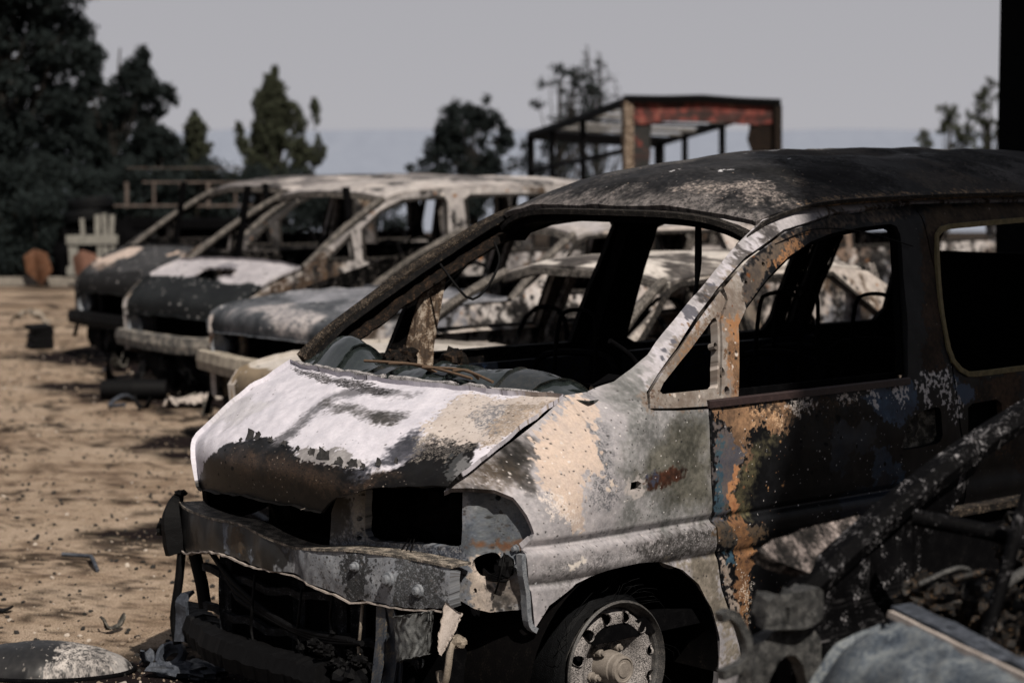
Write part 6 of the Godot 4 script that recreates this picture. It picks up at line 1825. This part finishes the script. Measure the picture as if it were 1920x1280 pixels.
func build_setting() -> void:
	# the ground: one sheet, fine where the photograph looks, coarse far out
	var xs := PackedFloat32Array()
	var zs := PackedFloat32Array()
	var x := -900.0
	while x < 900.0:
		xs.append(x)
		var d := 0.0
		if x < -5.2: d = -5.2 - x
		elif x > .6: d = x - .6
		x += .05 + d * .18
	xs.append(900.0)
	var z := 30.0
	while z > -1200.0:
		zs.append(z)
		var d := 0.0
		if z > -6.2: d = z + 6.2
		elif z < -9.0: d = (-9.0 - z) * .06
		if z < -34.0: d = (-34.0 - z) * .2 + 1.5
		z -= .04 + d * .18
	zs.append(-1200.0)
	var verts := PackedVector3Array()
	var cols := PackedColorArray()
	var norms := PackedVector3Array()
	var idx := PackedInt32Array()
	var cn := FastNoiseLite.new()
	cn.frequency = .55
	cn.fractal_octaves = 4
	cn.seed = 12
	var fn := FastNoiseLite.new()
	fn.frequency = 5.0
	fn.fractal_octaves = 3
	fn.seed = 5
	var tan1 := C(180, 163, 143).srgb_to_linear()
	var tan2 := C(150, 131, 111).srgb_to_linear()
	var brown := C(98, 84, 73).srgb_to_linear()
	var dark := C(36, 32, 30).srgb_to_linear()
	for zz in zs:
		for xx in xs:
			verts.append(Vector3(xx, ground_y(xx, zz), zz))
			var a := cn.get_noise_2d(xx * .9, zz * 1.5)
			var b := fn.get_noise_2d(xx * .8, zz * .8)
			var c := cn.get_noise_2d(xx * 3.2 + 70.0, zz * 3.4)
			var e := fn.get_noise_2d(xx * 3.1 + 40.0, zz * 3.1)
			var col := tan1.lerp(tan2, clampf(.5 + a * .9 + b * .7 + e * .3, 0, 1))
			col = col.lerp(brown, clampf((a * .7 + c * .5 + b * .6 + e * .6 - .08) * 1.5, 0.0, .75))
			# scorched streaks, and a paler worn track along the row
			col = col.lerp(dark, clampf((cn.get_noise_2d(xx * 1.5 - 30.0, zz * 1.7 + 11.0) + b * .7 + e * .6 - .16) * 2.2, 0.0, .8))
			var s := soot_near(Vector2(xx, zz)) if xx > -8.0 and xx < 8.0 and zz > -24.0 else 0.0
			col = col.lerp(dark, clampf((s + c * .7 + b * .35 - .1) * 1.6, 0.0, 1.0) if s > 0.0 else 0.0)
			if zz < -28.5: col = col.lerp(dark, clampf((-28.5 - zz) * .8 + c, 0.0, .9))
			cols.append(Color(col.r, col.g, col.b))
	var nx := xs.size()
	for j in zs.size():
		for i in nx:
			var l := verts[j * nx + maxi(i - 1, 0)]
			var r := verts[j * nx + mini(i + 1, nx - 1)]
			var u := verts[maxi(j - 1, 0) * nx + i]
			var d := verts[mini(j + 1, zs.size() - 1) * nx + i]
			var n := (r - l).cross(u - d).normalized()
			norms.append(n if n.y > 0 else -n)
	for j in zs.size() - 1:
		for i in nx - 1:
			var a := j * nx + i
			idx.append_array([a, a + nx, a + 1, a + 1, a + nx, a + nx + 1])
	# zs run away from the viewer: turn the triangles clockwise seen from above
	for k in range(0, idx.size(), 3):
		var p := verts[idx[k]]
		if (verts[idx[k + 1]] - p).cross(verts[idx[k + 2]] - p).y > 0.0:
			var t := idx[k + 1]
			idx[k + 1] = idx[k + 2]
			idx[k + 2] = t
	var arr := []
	arr.resize(Mesh.ARRAY_MAX)
	arr[Mesh.ARRAY_VERTEX] = verts
	arr[Mesh.ARRAY_NORMAL] = norms
	arr[Mesh.ARRAY_COLOR] = cols
	arr[Mesh.ARRAY_INDEX] = idx
	var mesh := ArrayMesh.new()
	mesh.add_surface_from_arrays(Mesh.PRIMITIVE_TRIANGLES, arr)
	var gm := grit([0.0, C(90, 86, 82), .4, C(196, 193, 190), .62, C(250, 249, 248), 1.0, C(255, 255, 255)], 1.7, .98, .85, 40, .1, .4)
	gm.vertex_color_use_as_albedo = true
	gm.uv1_world_triplanar = true
	var g := MeshInstance3D.new()
	g.name = "ground"
	g.mesh = mesh
	g.material_override = gm
	add_child(g)
	tag(g, "", "", "", "structure")
	# grit and pebbles strewn over the visible dirt
	var lumps := new_st()
	lump(lumps, Vector3.ZERO, Vector3(1, .6, .85), .35, 5, 3.0)
	var mm := MultiMesh.new()
	mm.transform_format = MultiMesh.TRANSFORM_3D
	mm.use_colors = true
	mm.mesh = lumps.commit()
	var n := 18000
	mm.instance_count = n
	var gr := RandomNumberGenerator.new()
	gr.seed = 90
	for i in n:
		var dz := 5.8 + 16.0 * pow(gr.randf(), 1.7)
		var px := gr.randf_range(-.255 * dz, .02 * dz)
		var sc := .002 + .012 * pow(gr.randf(), 6.0)
		mm.set_instance_transform(i, Transform3D(Basis.from_euler(Vector3(gr.randf(), gr.randf() * TAU, gr.randf())).scaled(Vector3.ONE * sc), Vector3(px, ground_y(px, -dz) + sc * .3, -dz)))
		var tone := gr.randf()
		mm.set_instance_color(i, Color(.012, .011, .010) if tone < .5 else (Color(.15, .115, .085) if tone < .93 else Color(.30, .26, .22)))
	var mi := MultiMeshInstance3D.new()
	mi.name = "gravel"
	mi.multimesh = mm
	var pm := plain(Color.WHITE, .95)
	pm.vertex_color_use_as_albedo = true
	mi.material_override = pm
	add_child(mi)
	tag(mi, "loose gravel and cinders strewn over the dirt yard", "gravel", "", "stuff")
	# far hills across the valley
	var st := new_st()
	var last := []
	for i in 81:
		var ax := lerpf(-2600.0, 2600.0, i / 80.0)
		var top := 34.0 + 7.0 * cn.get_noise_1d(ax * .004) + 3.0 * cn.get_noise_1d(ax * .02) - ax * .0022
		var row := [Vector3(ax, -160, -2300), Vector3(ax, -20, -2420), Vector3(ax, top, -2560), Vector3(ax, top - 60, -2900)]
		if last.size() > 0:
			for k in 3: quad(st, last[k], row[k], row[k + 1], last[k + 1], Vector3(0, .8, .6))
		last = row
	tag(obj("hills", st, M.hills, self), "", "", "", "structure")
	# unseen wall right of the camera, shaped to shade the near van's back
	var caster := thing("unseen_shade_wall", "unseen wall outside the picture, shaped to shade the back of the near van", "wall", Vector3(0, 0, -1.55))
	st = new_st()
	sheet(st, func(u: float, y: float) -> Vector3: return Vector3(u, y, 0), pv([2.6, -.05, 2.7, 5.9, 2.84, 6.53, 2.945, 6.96, 3.14, 7.96, 3.25, 8.34, 3.3, 8.87, 3.55, 8.99, 4.02, 9.37, 7.0, 11.5, 7.0, -.05]), [], 2.0, .3)
	obj("wall", st, M.charred_wall, caster)
	# black shed behind the near van
	var shed := thing("burnt_shed", "tall black burnt shed behind the near van's tail", "shed", Vector3(3.2, 0, -12.2))
	for k in 20:
		st = new_st()
		box(st, Vector3(k * .25 + .125, 2.6, -.03 * (k % 2)), Vector3(.248, 5.3, .05), Basis.IDENTITY, .01)
		obj("cladding_sheet", st, M.charred_wall, shed)
	st = new_st()
	box(st, Vector3(.0, 2.6, -.92), Vector3(.05, 5.3, 1.76))
	obj("side_wall", st, M.charred_wall, shed)
	st = new_st()
	box(st, Vector3(2.5, 5.32, -.9), Vector3(5.2, .1, 2.0))
	obj("roof", st, M.charred_wall, shed)
	trees()

func leaf_cloud(st: SurfaceTool, c: Vector3, r: Vector3, n: int, size: float, g: RandomNumberGenerator, up := .3, cols := []) -> void:
	for i in n:
		var d := Vector3(g.randfn(), g.randfn(), g.randfn()).normalized() * pow(g.randf(), .45)
		var p := c + d * r
		var a := Vector3(g.randfn(), g.randfn() + up, g.randfn()).normalized()
		var b := a.cross(Vector3(g.randfn(), g.randfn(), g.randfn())).normalized()
		var s := size * g.randf_range(.6, 1.3)
		var nn := a.cross(b).normalized()
		tri(st, [p - b * s * .32, p + a * s, p + b * s * .32], [nn, nn, nn], [Vector2.ZERO, Vector2.RIGHT, Vector2.ONE])

# limbs: how many; layout: Array of [x, y, rx, ry, leaves] clumps relative to the tree's foot
func tree(called: String, label: String, at: Vector3, h: float, clumps: Array, leaf: float, m: Material, seed_: int, up := .3, grp := "trees behind the yard") -> void:
	var g := RandomNumberGenerator.new()
	g.seed = seed_
	var v := thing(called, label, "tree", at, 0.0, grp)
	var st := new_st()
	var trunk := smooth_line([Vector3(0, -1.0, 0), Vector3(.04 * h * g.randfn() * .3, h * .4, 0), Vector3(.06 * h * g.randfn() * .3, h * .95, 0)], 14)
	tube(st, trunk, h * .022, 7, h * .004)
	var leaves := new_st()
	for c in clumps:
		var cz: float = g.randf_range(-1.0, 1.0) * c[2] * .8
		var p := Vector3(c[0], c[1], cz)
		var k := clampi(int((c[1] * .75) / h * 14.0), 0, 13)
		tube(st, smooth_line([trunk[k], trunk[k].lerp(p, .5) + Vector3(0, -.04 * h * g.randf(), 0), p + Vector3(0, c[3] * .5, 0)], 8), h * .007, 5, h * .0015)
		for q in 5:
			var e := Vector3(g.randfn(), g.randfn(), g.randfn()).normalized() * Vector3(c[2], c[3], c[2]) * .9
			tube(st, [p, p + e * .5 + Vector3(0, .03, 0), p + e], h * .003, 4, h * .0012)
			leaf_cloud(leaves, p + e * .75, Vector3(c[2], c[3], c[2]) * .42, int(c[4] / 6.0), leaf, g, up)
		leaf_cloud(leaves, p, Vector3(c[2], c[3], c[2]) * .8, int(c[4] / 6.0), leaf, g, up)
	obj("trunk", st, M.bark, v)
	obj("crown", leaves, m, v)

func round_clumps(n: int, cx: float, y0: float, y1: float, wide: float, r: float, leaves: int, seed_: int, cone := 0.0) -> Array:
	var g := RandomNumberGenerator.new()
	g.seed = seed_
	var o := []
	for i in n:
		var t := (i + g.randf()) / n
		var w := wide * (lerpf(1.0, sqrt(maxf(.02, 1.0 - pow(2.0 * t - 1.0, 2.0))), 1.0 - cone) if cone < .5 else maxf(.08, 1.0 - t))
		o.append([cx + g.randf_range(-w, w), lerpf(y0, y1, t), r * g.randf_range(.6, 1.3) * (1.0 if cone < .5 else lerpf(1.1, .6, t)), r * g.randf_range(.6, 1.2), leaves])
	return o

func trees() -> void:
	# distances in metres; sizes read off the photograph at those distances
	tree("eucalyptus_tree", "tallest dark tree at the frame's edge, its top out of sight", Vector3(-8.55, 0, -36.0), 7.0, round_clumps(84, -.15, .5, 6.6, 1.3, .55, 700, 1), .10, M.leaf_dark, 1, -.5)
	tree("eucalyptus_tree", "dark upright tree with a double top beside the tallest one", Vector3(-7.05, 0, -38.0), 3.9, round_clumps(22, -.4, .7, 3.75, .32, .3, 520, 2) + round_clumps(46, .38, .5, 3.4, .66, .36, 620, 3), .085, M.leaf_dark, 2, .2)
	tree("eucalyptus_tree", "feathery dark tree filling the gap between the tallest and the double-topped tree", Vector3(-8.0, 0, -37.2), 3.0, round_clumps(40, 0, .4, 2.9, .7, .3, 420, 21), .08, M.leaf_dark, 11, .0)
	tree("eucalyptus_tree", "lower feathery tree between the double-topped tree and the small pine", Vector3(-6.25, 0, -37.4), 2.6, round_clumps(34, 0, .4, 2.3, .5, .26, 360, 22), .075, M.leaf_dark, 12, .3)
	tree("pine_tree", "small dark pine between the double-topped tree and the lone pine", Vector3(-5.6, 0, -38.0), 2.6, round_clumps(30, 0, .6, 2.45, .55, .24, 420, 4, 1.0), .07, M.leaf_olive, 3, .6)
	var lone := []
	var pg := RandomNumberGenerator.new()
	pg.seed = 71
	for i in 90:
		var tt := pow(pg.randf(), .8)
		var ww := 1.0 * pow(1.0 - tt, .7)
		var px := pg.randf_range(-ww, ww)
		lone.append([px, lerpf(.7, 3.1, tt) + .12 * absf(px), .14 + .06 * pg.randf(), .18 + .14 * pg.randf(), 300])
	lone += [[.70, 2.5, .1, .34, 420], [-.66, 2.2, .1, .3, 380], [.8, 1.9, .12, .3, 380], [0, 3.15, .08, .26, 300]]
	tree("pine_tree", "lone pine with upswept branches rising over the van roofs", Vector3(-4.2, 0, -38.0), 3.35, lone, .065, M.leaf_olive, 4, 1.2)
	tree("olive_tree", "round leafy tree rising behind the cars next to the box frame", Vector3(-.72, 0, -38.0), 2.75, round_clumps(80, -.05, .9, 2.62, .8, .2, 190, 6) + [[-1.05, 1.5, .22, .18, 160], [-.8, 1.4, .25, .2, 200], [.8, 1.6, .22, .25, 160], [-.75, 2.0, .15, .2, 90], [.6, 2.3, .14, .22, 90], [.95, 1.9, .14, .2, 70], [-.3, 2.75, .1, .15, 60], [.25, 2.8, .1, .15, 60]], .075, M.leaf_dark, 5, .5)
	tree("scorched_tree", "thin see-through tree behind the burnt box frame", Vector3(.85, 0, -40.0), 3.4, round_clumps(44, .2, 1.0, 3.45, .7, .24, 80, 7), .07, M.leaf_dark, 6, .6)
	tree("scorched_tree", "second thin tree with few twigs over the burnt box frame", Vector3(1.7, 0, -42.0), 3.5, round_clumps(30, -.1, 1.4, 3.75, .75, .26, 34, 8), .06, M.leaf_dark, 7, .8)
	tree("scorched_tree", "slim scorched tree against the sky beside the black shed", Vector3(7.75, 0, -38.0), 2.75, round_clumps(20, .0, 1.3, 2.6, .5, .17, 110, 9) + [[-.45, 1.9, .12, .25, 80], [.4, 2.1, .12, .3, 80]], .07, M.leaf_olive, 8, .9)
	tree("scorched_tree", "slender scorched tree close to the black shed's wall", Vector3(8.6, 0, -38.5), 3.1, round_clumps(18, .0, 1.3, 3.1, .25, .15, 100, 10), .07, M.leaf_olive, 9, .9)
	var g := RandomNumberGenerator.new()
	g.seed = 33
	var spots := [[-8.9, -32.6, 1.5], [-8.2, -31.6, 1.2], [-7.7, -32.6, 1.7], [-7.1, -32.0, 1.3], [-6.7, -34.2, 1.6], [-6.1, -35.0, 1.5], [-5.4, -35.4, 1.6], [-4.7, -35.6, 1.5], [-3.9, -36.0, 1.5], [-3.2, -36.5, 1.2], [-2.4, -37.0, 1.2]]
	var words := ["at the frame's edge", "beside the white beam", "behind the rust-orange sheet", "behind the slatted crate", "above the stacked tyres", "between the tyres and the flatbed", "behind the flatbed's stakes", "just past the flatbed", "behind the farthest van's roof", "under the lone pine", "past the lone pine's foot"]
	for i in spots.size():
		var q: Array = spots[i]
		var v := thing("bush", "dark scorched bush " + words[i], "bush", Vector3(q[0], 0, q[1]), 0.0, "bushes along the yard's edge")
		var st := new_st()
		var lv := new_st()
		for k in 20:
			var p := Vector3(g.randf_range(-.6, .6), g.randf_range(.15, 1.0) * q[2], g.randf_range(-.4, .4))
			tube(st, [Vector3(p.x * .2, -.1, p.z * .2), p * .6, p], .02, 4, .006)
			leaf_cloud(lv, p, Vector3(.34, .24, .34), 230, .08, g, .3)
		obj("stems", st, M.bark, v)
		obj("foliage", lv, M.leaf_dark, v)
